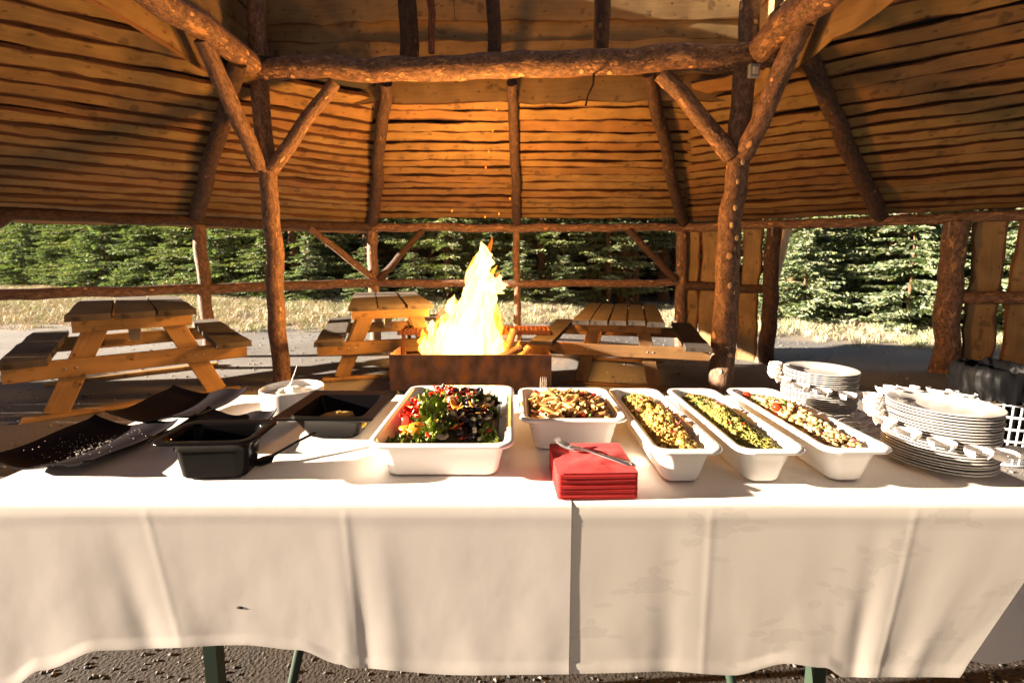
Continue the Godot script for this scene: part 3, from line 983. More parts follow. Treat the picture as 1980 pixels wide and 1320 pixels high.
# ------------------------------------------------------------------ fire
func build_fire() -> void:
	var p := thing("fire_pit", "rusty steel box fire pit with a raised bar grate behind the flames", "fire pit", Vector3(-0.41, 0, -4.98))
	var w := 1.6
	var d := 0.76
	var h := 0.37
	part(p, "front_panel", boxy(Vector3(w, h, 0.012), 0.002, null, Vector3(0, h / 2, d / 2)).mesh(), M.rusty_steel)
	part(p, "rear_panel", boxy(Vector3(w, h, 0.012), 0.002, null, Vector3(0, h / 2, -d / 2)).mesh(), M.rusty_steel)
	for s in [-1, 1]: part(p, "side_panel", boxy(Vector3(0.012, h, d - 0.014), 0.002, null, Vector3(s * (w / 2 - 0.007), h / 2, 0)).mesh(), M.rusty_steel)
	var rows := []
	for i in 13:
		var r := PackedVector3Array()
		for j in 25:
			var x := (j / 24.0 - 0.5) * (w - 0.03)
			var z := (i / 12.0 - 0.5) * (d - 0.03)
			r.append(Vector3(x, 0.12 + 0.03 * noise.get_noise_2d(x * 200, z * 200), z))
		rows.append(r)
	var ab := MB.new()
	ab.grid(rows)
	part(p, "ash_bed", ab.mesh(), M.ash)
	var g := part(p, "grate", MB_bar(Vector3(-w / 2 - 0.02, 0.52, -0.06), Vector3(w / 2 + 0.03, 0.52, -0.06), 0.012, 0.05).mesh(), M.rust_red)
	part(g, "cross_bar", MB_bar(Vector3(-w / 2 - 0.02, 0.52, -0.40), Vector3(w / 2 + 0.03, 0.52, -0.40), 0.012, 0.05).mesh(), M.rust_red)
	var bar := MB_bar(Vector3(0, 0, -0.18), Vector3(0, 0, 0.18), 0.008, 0.055).mesh()
	for k in 36: part(g, "bar", bar, M.rust_red, Transform3D(Basis.IDENTITY, Vector3(-w / 2 + 0.01 + k * (w - 0.0) / 35.0, 0.522, -0.23)))
	for s in [-1, 1]:
		for z in [-0.37, -0.09]:
			part(p, "grate_leg", boxy(Vector3(0.035, 0.5, 0.035), 0.003, null, Vector3(s * (w / 2 - 0.04), 0.25, z)).mesh(), M.rust_red)
	# firewood
	var wd := [
		[Vector3(-0.30, 0.22, -4.92), Vector3(-0.17, 0.72, -4.98), 0.055, "split_wood", "tall pale split log leaning upright in the flames"],
		[Vector3(-0.10, 0.22, -4.90), Vector3(0.02, 0.55, -5.02), 0.05, "split_wood", "reddish split log leaning right of the tall one"],
		[Vector3(-0.22, 0.24, -4.74), Vector3(0.10, 0.40, -4.82), 0.05, "bark", "half burnt log lying across the right side of the fire"],
		[Vector3(-0.02, 0.20, -4.76), Vector3(0.18, 0.36, -4.98), 0.045, "split_wood", "short pale log at the right end of the fire"],
		[Vector3(-0.75, 0.18, -4.80), Vector3(-0.35, 0.36, -4.95), 0.055, "charred", "charred log under the middle of the flames"],
		[Vector3(-0.95, 0.18, -4.95), Vector3(-0.5, 0.24, -4.78), 0.055, "charred", "charred log lying at the left of the fire"],
		[Vector3(-0.6, 0.2, -5.1), Vector3(-0.45, 0.62, -4.95), 0.05, "charred", "blackened log standing at the back of the fire"],
		[Vector3(-0.85, 0.2, -4.85), Vector3(-0.68, 0.5, -5.0), 0.045, "charred", "blackened log leaning at the left edge of the flames"]]
	for e in wd:
		var o := thing("firewood_log", e[4], "firewood", Vector3.ZERO, 0, "logs in the fire pit")
		part(o, "wood", log_shape([e[0], e[1]], e[2], e[2] * 0.9, 7, 0.16).mesh(), M[e[3]])
	# flames: many curled tongues, hotter ones inside
	var fl := thing("campfire_flames", "tall bright yellow white flames rising from the fire pit", "flames")
	var tongue := func(at: Vector3, hgt: float, r: float, lean: Vector2, key: String) -> void:
		var pts := []
		var rad := []
		var so := rr(0, 900)
		for k in 25:
			var f := k / 24.0
			pts.append(at + Vector3(lean.x * f * f + 0.5 * r * noise.get_noise_2d(f * 70 + so, 10) * 2.0 * f, hgt * f, lean.y * f * f + r * noise.get_noise_2d(f * 70 + so, 90) * f))
			rad.append(r * (pow(sin(PI * clampf(0.2 + 0.8 * f, 0, 1)), 0.8) * (1.0 - 0.35 * f) * (1.0 + 0.7 * noise.get_noise_2d(f * 110 + so, 300))) if k < 24 else 0.0)
		var b := MB.new()
		var rows2 := []
		for k in 25:
			var row := PackedVector3Array()
			for j in 18:
				var an := TAU * j / 18
				var q: float = rad[k] * (1.0 + 0.55 * noise.get_noise_3d(cos(an) * 50 + so, sin(an) * 50, k * 5.4))
				row.append(pts[k] + Vector3(cos(an) * q, 0, sin(an) * q * 0.8))
			rows2.append(row)
		b.grid(rows2, true)
		part(fl, "flame_tongue", b.mesh(), M[key])
	# the main column, ragged smaller tongues round its foot, torn pieces at the tip
	for e in [
		[-0.50, -4.9, 0.98, 0.13, 0.14, "flame_core"], [-0.42, -4.86, 1.12, 0.13, 0.10, "flame_core"], [-0.36, -4.92, 1.22, 0.11, 0.07, "flame_core"], [-0.56, -4.84, 0.78, 0.13, 0.12, "flame_core"], [-0.30, -4.88, 0.85, 0.12, 0.06, "flame_core"],
		[-0.66, -4.88, 0.62, 0.11, 0.06, "flame_core"], [-0.74, -4.9, 0.48, 0.10, 0.05, "flame_core"], [-0.83, -4.86, 0.36, 0.08, 0.02, "flame_core"], [-0.90, -4.9, 0.26, 0.06, -0.03, "flame_core"], [-0.22, -4.86, 0.5, 0.09, 0.02, "flame_core"], [-0.60, -4.78, 0.42, 0.1, -0.02, "flame_core"], [-0.44, -4.78, 0.5, 0.11, 0.02, "flame_core"], [-0.15, -4.84, 0.3, 0.06, 0.03, "flame_core"],
		[-0.46, -4.88, 1.18, 0.14, 0.16, "flame_mid"], [-0.56, -4.9, 0.92, 0.14, 0.16, "flame_mid"], [-0.28, -4.9, 1.0, 0.12, 0.12, "flame_mid"], [-0.68, -4.92, 0.66, 0.12, 0.1, "flame_mid"], [-0.80, -4.88, 0.46, 0.09, 0.03, "flame_mid"], [-0.90, -4.86, 0.34, 0.07, -0.04, "flame_mid"], [-0.16, -4.88, 0.44, 0.08, 0.04, "flame_mid"],
		[-0.50, -4.9, 1.0, 0.13, 0.12, "flame_edge"], [-0.24, -4.9, 0.95, 0.12, 0.12, "flame_edge"], [-0.40, -4.88, 1.3, 0.11, 0.16, "flame_edge"], [-0.76, -4.9, 0.6, 0.1, 0.0, "flame_edge"], [-0.84, -4.88, 0.38, 0.08, -0.01, "flame_edge"], [-0.1, -4.86, 0.36, 0.07, 0.06, "flame_edge"], [0.05, -4.8, 0.24, 0.045, 0.02, "flame_mid"]]:
		tongue.call(Vector3(e[0], 0.24, e[1]), e[2], e[3], Vector2(e[4], rr(-0.08, 0.04)), e[5])
	for e in [[-0.28, 1.22, 0.26, 0.075, 0.0], [-0.15, 0.95, 0.2, 0.08, 0.02], [-0.27, 0.98, 0.36, 0.10, 0.0], [-0.46, 0.85, 0.24, 0.06, 0.05], [-0.84, 0.52, 0.16, 0.045, 0.01], [-0.62, 0.74, 0.2, 0.05, 0.03]]:
		tongue.call(Vector3(e[0], e[1], -4.88), e[2], e[3], Vector2(e[4], 0.0), "flame_core")
	# sparks above
	var sp := blob(Vector3(0.006, 0.011, 0.006), 6, 4)
	var nth := 0
	for e in [[-0.27, 1.72], [-0.13, 1.75], [-0.6, 1.78], [-0.02, 1.9], [-0.26, 2.2], [-0.23, 2.35], [-0.19, 2.55], [-0.15, 2.75]]:
		nth += 1
		solo("spark", sp, M.ember, ordinal(nth) + " lowest of the tiny glowing sparks above the flames", "spark", Vector3(e[0], e[1], -4.85), 0, "sparks above the fire")
	for e in [[-0.5, 0.62, 2.9], [-0.29, 1.40, 1.6]]:
		var o := OmniLight3D.new()
		o.name = "fire_light"
		fl.add_child(o, true)
		o.position = Vector3(e[0], e[1], -4.87)
		o.light_color = Color(1.0, 0.69, 0.35)
		o.light_energy = e[2]
		o.light_size = 0.16
		o.omni_range = 30
		o.omni_attenuation = 2
		o.shadow_enabled = true

func MB_bar(a: Vector3, b: Vector3, w: float, h: float) -> MB:
	var d := b - a
	var s := Vector3(absf(d.x) if absf(d.x) > 0.001 else w, h, absf(d.z) if absf(d.z) > 0.001 else w)
	return boxy(s, 0.0015, null, (a + b) / 2)

# ------------------------------------------------------------------ buffet table and its cloths
const TOP := 0.78

func hem(x: float) -> float:
	var pts := [[-1.4, 0.30], [-1.15, 0.315], [-1.06, 0.37], [-0.92, 0.42], [-0.6, 0.432], [-0.48, 0.42], [-0.385, 0.385], [-0.36, 0.375], [-0.12, 0.358], [0.14, 0.36], [0.35, 0.365], [0.5, 0.355], [0.62, 0.385], [0.70, 0.375], [0.78, 0.35], [1.0, 0.352], [1.3, 0.35]]
	for k in pts.size() - 1:
		if x <= pts[k + 1][0]:
			var f: float = clampf((x - pts[k][0]) / (pts[k + 1][0] - pts[k][0]), 0, 1)
			return lerpf(pts[k][1], pts[k + 1][1], f * f * (3 - 2 * f))
	return 0.35

func cloth(x0: float, x1: float, lift: float, sd: float, folds: Array, z_front: float, hem_drop := 0.0, cut := 0.0) -> MB:
	var b := MB.new()
	var rows := []
	var nx := int((x1 - x0) * 190)
	var prof := 62
	for k in prof:
		rows.append(PackedVector3Array())
	for i in nx + 1:
		var x := lerpf(x0, x1, i / float(nx))
		for k in prof:
			var p: Vector3
			var wr := 0.0009 * noise.get_noise_2d(x * 260 + sd, k * 11.0) + 0.0004 * noise.get_noise_2d(x * 900 + sd, k * 40.0)
			if k < 6:      # behind, hanging
				p = Vector3(x, TOP - 0.012 - (5 - k) / 5.0 * 0.28 + lift, -1.785 - lift - 0.012 * noise.get_noise_2d(x * 200, 9.0))
			elif k < 26:   # over the top
				var f := (k - 6) / 19.0
				p = Vector3(x, TOP + lift + wr, lerpf(-1.78, z_front - 0.012, f))
			elif k < 31:   # round the edge
				var an := (k - 25) / 5.0 * PI / 2
				p = Vector3(x, TOP + lift - 0.012 + 0.012 * cos(an) + wr, z_front - 0.012 + (0.012 + lift) * sin(an))
			else:          # hanging in front
				var f := (k - 30) / 31.0
				var y := lerpf(TOP - 0.012 + lift, hem(x) + 0.012 - hem_drop, f)
				var out := 0.0
				for q in folds:
					var px: float = q[0] + q[3] * f
					var dx: float = (x - px) / q[1]
					out += q[2] * exp(-dx * dx) * 0.05 * f
					if q.size() > 4: out -= q[2] * 0.8 * exp(-pow((x - px + q[1] * q[4]) / (q[1] * 0.6), 2)) * 0.05 * f
				out += 0.0025 * noise.get_noise_2d(x * 75 + sd, f * 22.0) * f + 0.0004 * noise.get_noise_2d(x * 260 + sd, f * 70.0) * f
				if f > 0.94: out += 0.0012
				out += 0.0008 * smoothstep(0.08, 0.06, f)
				for q in [[-0.79, 0.05], [-0.36, 0.02], [0.43, 0.0], [0.87, 0.03]]:   # ironed creases
					out += 0.00022 * maxf(0.0, 1.0 - absf(x - q[0] - q[1] * f) / 0.012)
				p = Vector3(x, y, z_front + lift + 0.001 + out - 0.004 * f)
				if cut > 0 and f > 0:   # the right corner is drawn back so that the edge runs slantwise
					var lim := lerpf(x1, x1 - cut, f)
					if x > x0 + 0.6: p.x = lerpf(x0 + 0.6, lim, (x - x0 - 0.6) / (x1 - x0 - 0.6))
			rows[k].append(p)
	b.grid(rows, false, (x1 - x0) / 0.9, 1.75 / 0.9, [], sd * 0.013)
	return b

func build_buffet() -> void:
	var t := thing("buffet_table", "long trestle table under the white cloths with green steel legs", "table")
	part(t, "tabletop", boxy(Vector3(2.4, 0.035, 0.79), 0.004, null, Vector3(-0.005, TOP - 0.0205, -1.375)).mesh(), M.grey_wood)
	for e in [[-0.83, -1.2], [-0.83, -1.62], [0.85, -1.2], [0.85, -1.62]]:
		part(t, "leg", boxy(Vector3(0.035, TOP - 0.035, 0.035), 0.004, null, Vector3(e[0], (TOP - 0.042) / 2, e[1])).mesh(), M.green_steel)
	for s in [-1, 1]:
		part(t, "brace", tube([Vector3(s * 0.83, 0.25, -1.25), Vector3(s * 0.45, 0.735, -1.32)], [0.013, 0.013], 8).mesh(), M.green_steel)
		part(t, "brace", tube([Vector3(s * 0.62, 0.0, -1.1), Vector3(s * 0.5, 0.7, -1.3)], [0.013, 0.013], 8).mesh(), M.green_steel)
	var fa := [[-0.79, 0.05, 0.028, 0.06, 1.6], [-0.98, 0.05, 0.012, 0.02], [-0.285, 0.03, 0.022, 0.015, 1.8], [-0.385, 0.025, 0.014, 0.02], [-0.15, 0.07, 0.012, 0.05], [0.09, 0.05, 0.014, -0.03], [-1.15, 0.09, 0.03, -0.05]]
	solo("tablecloth", cloth(-1.215, 0.128, 0.0013, 3.0, fa, -0.966).mesh(), M.plain_cloth, "plain white tablecloth over the left half of the buffet table", "tablecloth")
	var fb := [[0.42, 0.05, 0.020, 0.0, 1.5], [0.62, 0.05, 0.014, 0.03], [0.86, 0.045, 0.022, 0.02, 1.5], [0.24, 0.07, 0.010, 0.02], [1.02, 0.05, 0.02, 0.0], [0.74, 0.05, 0.012, 0.0]]
	var dm := solo("tablecloth", cloth(0.112, 1.212, 0.0, 51.0, fb, -0.966, 0.0, 0.2).mesh(), M.damask_cloth, "white damask tablecloth with woven roses over the right half of the table", "tablecloth")
	# the end of the damask cloth flares out at the right corner, in shade
	var rows := []
	for i in 22:
		var f := i / 21.0
		var r := PackedVector3Array()
		for k in 24:
			var g := k / 23.0
			var top := Vector3(lerpf(1.14, 1.222, g), TOP - 0.006 - 0.004 * g, lerpf(-0.985, -1.5, g))
			var bot := Vector3(lerpf(1.0, 1.72, g), lerpf(0.40, 0.16, g), lerpf(-0.99, -1.2, g))
			var p := top.lerp(bot, f)
			p += Vector3(0.0, 0.0, 0.02 * sin(g * 9.0) * f + 0.012 * noise.get_noise_2d(g * 90, f * 30))
			r.append(p)
		rows.append(r)
	var b := MB.new()
	b.grid(rows, false, 0.6, 0.6)
	part(dm, "corner_drape", b.mesh(), M.damask_cloth)
	# a scrap of leaf caught on the cloth
	solo("leaf_scrap", blob(Vector3(0.008, 0.003, 0.0012), 8, 4, 0.6), M.charred, "tiny dark leaf scrap stuck on the front of the plain cloth", "leaf", Vector3(-0.604, 0.535, -0.9672))

# ------------------------------------------------------------------ dishes
func pan_mesh(w: float, d: float, h: float) -> ArrayMesh:
	var k := func(i: float, r: float, y: float) -> Array: return [w - 2 * i, d - 2 * i, r, y]
	var b := rloft([k.call(0.048, 0.02, 0.0), k.call(0.041, 0.026, 0.006), k.call(0.030, 0.03, h * 0.55), k.call(0.022, 0.032, h - 0.014), k.call(0.004, 0.036, h - 0.011), k.call(0.0, 0.038, h - 0.006), k.call(0.003, 0.036, h - 0.001), k.call(0.010, 0.033, h), k.call(0.018, 0.03, h - 0.001), k.call(0.023, 0.028, h - 0.006), k.call(0.034, 0.026, h * 0.55), k.call(0.046, 0.022, 0.012), k.call(0.056, 0.016, 0.006)])
	return b.mesh()

func mound(w: float, d: float, base: float, top: float, sd: float, fine: float, ridge := 0.6) -> Callable:
	return func(x: float, z: float) -> float:
		var q := clampf(1.0 - pow(absf(x) / (w * 0.5), 2.2), 0, 1) * clampf(1.0 - pow(absf(z) / (d * 0.5), 3.0), 0, 1)
		return base + top * pow(q, ridge) * (0.85 + 0.5 * noise.get_noise_2d(x * 240 + sd, z * 240)) + fine * noise.get_noise_2d(x * 2600 + sd, z * 2600)

func mound_mesh(f: Callable, w: float, d: float, nx: int, nz: int) -> ArrayMesh:
	var rows := []
	for i in nz + 1:
		var r := PackedVector3Array()
		for j in nx + 1:
			var x := (j / float(nx) - 0.5) * w
			var z := (i / float(nz) - 0.5) * d
			r.append(Vector3(x, f.call(x, z), z))
		rows.append(r)
	var b := MB.new()
	b.grid(rows)
	return b.mesh()

func lettuce_mesh(s: float, ruffle: float, pale: float) -> ArrayMesh:
	var rows := []
	var cols := []
	var so := rr(0, 900)
	for i in 17:
		var r := PackedVector3Array()
		var cr := PackedColorArray()
		for j in 17:
			var u := j / 16.0 - 0.5
			var v := i / 16.0 - 0.5
			var e := maxf(absf(u), absf(v)) * 2
			var y := 0.22 * (u * u + v * v) + ruffle * noise.get_noise_2d(u * 110 + so, v * 110) * e + ruffle * 0.75 * noise.get_noise_2d(u * 420 + so, v * 420)
			var sh := 1.0 - 0.25 * e * absf(noise.get_noise_2d(atan2(v, u) * 30 + so, 5))
			r.append(Vector3(u * sh, y, v * sh) * s)
			var g := clampf(0.7 + pale * (1.0 - absf(u) * 3.0) + 0.4 * noise.get_noise_2d(u * 300 + so, v * 80), 0.4, 1.9)
			cr.append(Color(g * (1 + pale * 0.3), g, g))
		rows.append(r)
		cols.append(cr)
	var b := MB.new()
	b.grid(rows, false, 1, 1, cols)
	return b.mesh()

func strip_mesh(l: float, w: float, t: float, curl: float) -> ArrayMesh:
	var pts := []
	var rad := []
	for k in 7:
		var f := k / 6.0 - 0.5
		pts.append(Vector3(sin(f * curl) / curl * l, (1 - cos(f * curl)) / curl * l, 0.1 * l * sin(f * 5)))
		rad.append(w * (0.55 + 0.45 * cos(f * 2.6)))
	return tube(pts, rad, 7, null, t / w).mesh()

func ring_mesh(r: float, t: float, hh := 1.0) -> ArrayMesh:
	var rows := []
	for j in 12:
		var an := TAU * j / 12
		var row := PackedVector3Array()
		for i in 7:
			var q := TAU * i / 7
			row.append(Vector3((r + t * cos(q)) * cos(an), t * hh * sin(q), (r + t * cos(q)) * sin(an)))
		rows.append(row)
	rows.append(rows[0])
	var b := MB.new()
	b.grid(rows, true)
	return b.mesh()

func penne_mesh() -> ArrayMesh:
	var rows := []
	for e in [[-0.5, 1.0], [0.0, 1.05], [0.5, 1.0], [0.49, 0.62], [-0.49, 0.62]]:
		var row := PackedVector3Array()
		for j in 9:
			var an := TAU * j / 9
			row.append(Vector3((e[0] * 0.042) + 0.6 * e[1] * 0.006 * cos(an), 0.0058 * e[1] * cos(an) + 0.003 * (1 - pow(e[0] * 2, 2)), 0.0058 * e[1] * sin(an)))
		rows.append(row)
	rows.append(rows[0])
	var b := MB.new()
	b.grid(rows, true)
	return b.mesh()

func strew(par: Node3D, called: String, meshes: Array, mats: Array, count: int, f: Callable, zone: Callable, up: float, tilt: float, s0: float, s1: float) -> void:
	var made := 0
	while made < count:
		var p: Vector2 = zone.call()
		part(par, called, meshes[rng.randi() % meshes.size()], mats[rng.randi() % mats.size()], Transform3D(spin(rr(-tilt, tilt), rr(0, TAU), rr(-tilt, tilt), rr(s0, s1)), Vector3(p.x, f.call(p.x, p.y) + up * rr(0.4, 1.2), p.y)))
		made += 1

func pan_at(label: String, at: Vector2, w: float, d: float, h: float) -> Vector3:
	var p := Vector3(at.x, TOP + 0.0045, at.y)
	solo("food_pan", pan_mesh(w, d, h), M.white_melamine, label, "food pan", p, 0, "white food pans on the buffet")
	return p

func build_salad() -> void:
	var at := pan_at("largest white food pan, holding the mixed salad with olives", Vector2(-0.168, -1.31), 0.348, 0.53, 0.092)
	var t := thing("mixed_salad", "mixed salad of lettuce, olives, red pepper and bacon in the largest pan", "salad", at)
	var iw := 0.262
	var id := 0.44
	var f := mound(iw, id, 0.050, 0.070, 3.0, 0.003, 0.75)
	part(t, "salad_bed", mound_mesh(f, iw, id, 30, 44), M.salad_bed)
	var z := func(x0: float, x1: float, z0: float, z1: float) -> Callable:
		return func() -> Vector2: return Vector2(rr(x0, x1), rr(z0, z1))
	var dark := []
	var pale := []
	for k in 5:
		dark.append(lettuce_mesh(rr(0.05, 0.075), 0.35, 0.0))
		pale.append(lettuce_mesh(rr(0.05, 0.07), 0.45, 0.5))
	var m_dark := M.lettuce.duplicate() as StandardMaterial3D
	m_dark.albedo_color = lin(0.10, 0.16, 0.02)
	strew(t, "lettuce_leaf", dark, [m_dark], 14, f, z.call(-0.12, 0.12, -0.19, 0.21), 0.002, 0.35, 0.7, 1.0)
	strew(t, "lettuce_leaf", dark, [m_dark, M.lettuce], 7, f, z.call(0.08, 0.125, -0.16, 0.21), 0.006, 0.7, 0.5, 0.8)
	strew(t, "lettuce_leaf", dark, [m_dark], 10, f, z.call(-0.125, -0.05, 0.12, 0.21), 0.006, 0.6, 0.5, 0.8)
	var big := lettuce_mesh(0.075, 0.5, 0.8)
	part(t, "lettuce_leaf", big, M.lettuce, Transform3D(spin(0.75, 0.3, 0.1), Vector3(-0.035, f.call(-0.035, 0.12) + 0.026, 0.125)))
	part(t, "lettuce_leaf", big, M.lettuce, Transform3D(spin(0.5, 2.1, 0.3, 0.7), Vector3(-0.02, f.call(-0.02, 0.17) + 0.016, 0.18)))
	strew(t, "lettuce_leaf", pale, [M.lettuce], 5, f, z.call(-0.06, 0.02, 0.17, 0.21), 0.010, 0.7, 0.5, 0.8)
	strew(t, "lettuce_leaf", pale, [M.lettuce], 5, f, z.call(0.095, 0.12, 0.14, 0.2), 0.010, 0.8, 0.4, 0.6)
	strew(t, "lettuce_leaf", pale, [M.lettuce], 2, f, z.call(-0.11, -0.08, -0.12, -0.06), 0.008, 0.8, 0.4, 0.5)
	var pep := [strip_mesh(0.075, 0.011, 0.0035, 1.6), strip_mesh(0.065, 0.010, 0.003, 2.6), strip_mesh(0.055, 0.014, 0.0035, 0.8)]
	strew(t, "pepper_strip", pep, [M.pepper_red], 30, f, z.call(-0.125, -0.055, -0.12, 0.11), 0.011, 0.45, 0.8, 1.15)
	strew(t, "pepper_strip", pep, [M.pepper_red, M.pepper_inside, M.carrot, M.onion], 18, f, z.call(-0.05, 0.11, -0.15, 0.19), 0.008, 0.45, 0.6, 0.9)
	var bit := [blob(Vector3(0.010, 0.005, 0.006), 6, 4, 0.7), blob(Vector3(0.014, 0.004, 0.006), 6, 4, 0.7), strip_mesh(0.028, 0.004, 0.002, 1.2)]
	strew(t, "bacon_bit", bit, [M.bacon, M.bacon, M.pepper_red], 105, f, z.call(-0.065, 0.05, -0.18, 0.04), 0.015, 0.8, 0.7, 1.2)
	strew(t, "bacon_bit", bit, [M.bacon], 26, f, z.call(-0.03, 0.11, 0.04, 0.19), 0.011, 0.8, 0.7, 1.1)
	var ol := [ring_mesh(0.0075, 0.0048, 1.3), blob(Vector3(0.012, 0.0105, 0.010), 10, 7, 0.05)]
	strew(t, "olive", ol, [M.olive_black], 13, f, z.call(-0.04, 0.07, -0.14, 0.03), 0.017, 0.8, 0.95, 1.2)
	strew(t, "olive", ol, [M.olive_black], 19, f, z.call(0.02, 0.11, 0.04, 0.2), 0.013, 0.8, 0.95, 1.2)
	strew(t, "olive", ol, [M.olive_black], 4, f, z.call(-0.07, -0.03, -0.02, 0.06), 0.016, 0.8, 1.0, 1.2)
	strew(t, "cheese_cube", [boxy(Vector3(0.013, 0.011, 0.012), 0.002).mesh(), boxy(Vector3(0.016, 0.010, 0.010), 0.002).mesh()], [M.feta], 18, f, z.call(-0.06, 0.11, -0.15, 0.19), 0.017, 0.7, 0.8, 1.2)
	strew(t, "onion_slice", [strip_mesh(0.05, 0.006, 0.003, 2.2), strip_mesh(0.04, 0.005, 0.0025, 3.0)], [M.onion], 12, f, z.call(-0.1, 0.11, -0.1, 0.2), 0.012, 0.7, 0.7, 1.1)
	strew(t, "carrot_slice", [blob(Vector3(0.02, 0.005, 0.018), 10, 4, 0.15)], [M.carrot], 6, f, z.call(-0.11, -0.05, 0.13, 0.2), 0.010, 0.5, 0.9, 1.3)

func build_pasta() -> void:
	var at := pan_at("squarish white food pan holding the penne pasta salad", Vector2(0.166, -1.365), 0.292, 0.325, 0.098)
	var t := thing("pasta_salad", "penne pasta salad with tomato and herbs in the squarish pan", "pasta", at)
	var iw := 0.224
	var id := 0.256
	var f := mound(iw, id, 0.062, 0.040, 13.0, 0.003, 0.5)
	part(t, "sauce_bed", mound_mesh(f, iw, id, 26, 26), M.penne_brown)
	var pm := penne_mesh()
	var z := func() -> Vector2: return Vector2(rr(-0.102, 0.102), rr(-0.115, 0.115))
	strew(t, "penne", [pm], [M.penne_yellow, M.penne_tan, M.penne_brown, M.penne_yellow], 250, f, z, 0.009, 0.5, 0.75, 1.05)
	strew(t, "tomato_piece", [blob(Vector3(0.011, 0.006, 0.009), 8, 5, 0.3), strip_mesh(0.03, 0.004, 0.002, 1.5)], [M.tomato], 16, f, z, 0.015, 0.6, 0.8, 1.2)
	strew(t, "herb_leaf", [blob(Vector3(0.009, 0.002, 0.005), 7, 4, 0.4)], [M.herb], 26, f, z, 0.016, 0.9, 0.7, 1.1)
	strew(t, "olive_slice", [ring_mesh(0.005, 0.003)], [M.olive_black], 12, f, z, 0.015, 0.9, 0.8, 1.1)

func build_grain(label_pan: String, called: String, label: String, x: float, z: float, w: float, bed: String, base: Color, spread: Color, n: int, sd: float, chunky: float, shreds: int, m_shred: String, toms: int) -> void:
	var at := pan_at(label_pan, Vector2(x, z), w, 0.53, 0.092)
	var t := thing(called, label, "grain salad", at)
	var iw := w - 0.072
	var id := 0.452
	var f := mound(iw, id, 0.060, 0.034, sd, 0.004 * chunky, 0.42)
	part(t, "grain_bed", mound_mesh(f, iw, id, 34, 120), M[bed])
	var pl := []
	var cl := []
	for k in n:
		var p := Vector2(rr(-0.5, 0.5) * (iw - 0.004), rr(-0.5, 0.5) * (id - 0.004))
		var lump := 0.006 * chunky * maxf(0.0, noise.get_noise_2d(p.x * 1500 + sd, p.y * 1500))
		pl.append(Transform3D(spin(rr(0, 3), rr(0, 3), rr(0, 3), rr(0.8, 1.35)), Vector3(p.x, f.call(p.x, p.y) + lump + rr(0, 0.003), p.y)))
		var q := rr(0, 1)
		cl.append(base.lerp(spread, q * q) * rr(0.7, 1.15))
	crowd(t, "grains", blob(Vector3(0.0032, 0.0023, 0.0028), 5, 4, 0.3), M.grain, pl, cl)
	var zn := func() -> Vector2: return Vector2(rr(-0.42, 0.42) * iw, rr(-0.46, 0.46) * id)
	var chunk := [blob(Vector3(0.010, 0.007, 0.009), 7, 5, 0.5), blob(Vector3(0.013, 0.008, 0.010), 7, 5, 0.5)]
	var mc := StandardMaterial3D.new()
	mc.albedo_color = (base * 1.1).linear_to_srgb()
	mc.roughness = 0.6
	strew(t, "clump", chunk, [mc], int(16 * chunky), f, zn, 0.004, 0.6, 0.6, 1.1)
	strew(t, "shred", [strip_mesh(0.035, 0.0014, 0.0012, 1.8), strip_mesh(0.028, 0.0012, 0.001, 3.0)], [M[m_shred]], shreds, f, zn, 0.009, 0.6, 0.8, 1.2)
	strew(t, "herb_leaf", [blob(Vector3(0.006, 0.0015, 0.004), 6, 4, 0.4)], [M.herb], 22, f, zn, 0.008, 0.8, 0.6, 1.1)
	strew(t, "tomato_bit", [blob(Vector3(0.005, 0.004, 0.005), 6, 4, 0.3)], [M.tomato], toms, f, zn, 0.007, 0.8, 0.6, 1.1)

func build_chickpea() -> void:
	var at := pan_at("long white food pan nearest the plates, holding the chickpea salad", Vector2(0.787, -1.282), 0.166, 0.53, 0.092)
	var t := thing("chickpea_salad", "chickpea salad with cherry tomatoes in the pan nearest the plates", "salad", at)
	var iw := 0.094
	var id := 0.452
	var f := mound(iw, id, 0.058, 0.036, 90.0, 0.003, 0.42)
	part(t, "salad_bed", mound_mesh(f, iw, id, 20, 80), M.chick_bed)
	var peas := []
	for k in 4: peas.append(blob(Vector3(0.0068, 0.006, 0.0064), 8, 6, 0.22))
	var tone := []
	for e in [Color(0.50, 0.34, 0.15), Color(0.42, 0.26, 0.10), Color(0.56, 0.41, 0.20), Color(0.32, 0.18, 0.07)]:
		var m := StandardMaterial3D.new()
		m.albedo_color = e.linear_to_srgb()
		m.roughness = 0.45
		tone.append(m)
	var z := func() -> Vector2: return Vector2(rr(-0.45, 0.45) * iw, rr(-0.48, 0.48) * id)
	strew(t, "chickpea", peas, tone, 285, f, z, 0.006, 1.0, 0.85, 1.2)
	strew(t, "herb_leaf", [blob(Vector3(0.007, 0.002, 0.004), 6, 4, 0.4)], [M.herb], 46, f, z, 0.010, 0.9, 0.6, 1.1)
	strew(t, "onion_bit", [blob(Vector3(0.006, 0.003, 0.005), 6, 4, 0.4)], [M.red_shred], 14, f, z, 0.010, 0.9, 0.6, 1.1)
	for e in [[-0.032, -0.205, 0.012], [-0.034, -0.03, 0.014]]:
		part(t, "cherry_tomato", blob(Vector3(1, 0.9, 1.15) * float(e[2]), 14, 10, 0.03), M.tomato, Transform3D(Basis.IDENTITY, Vector3(e[0], f.call(e[0], e[1]) + 0.012, e[1])))

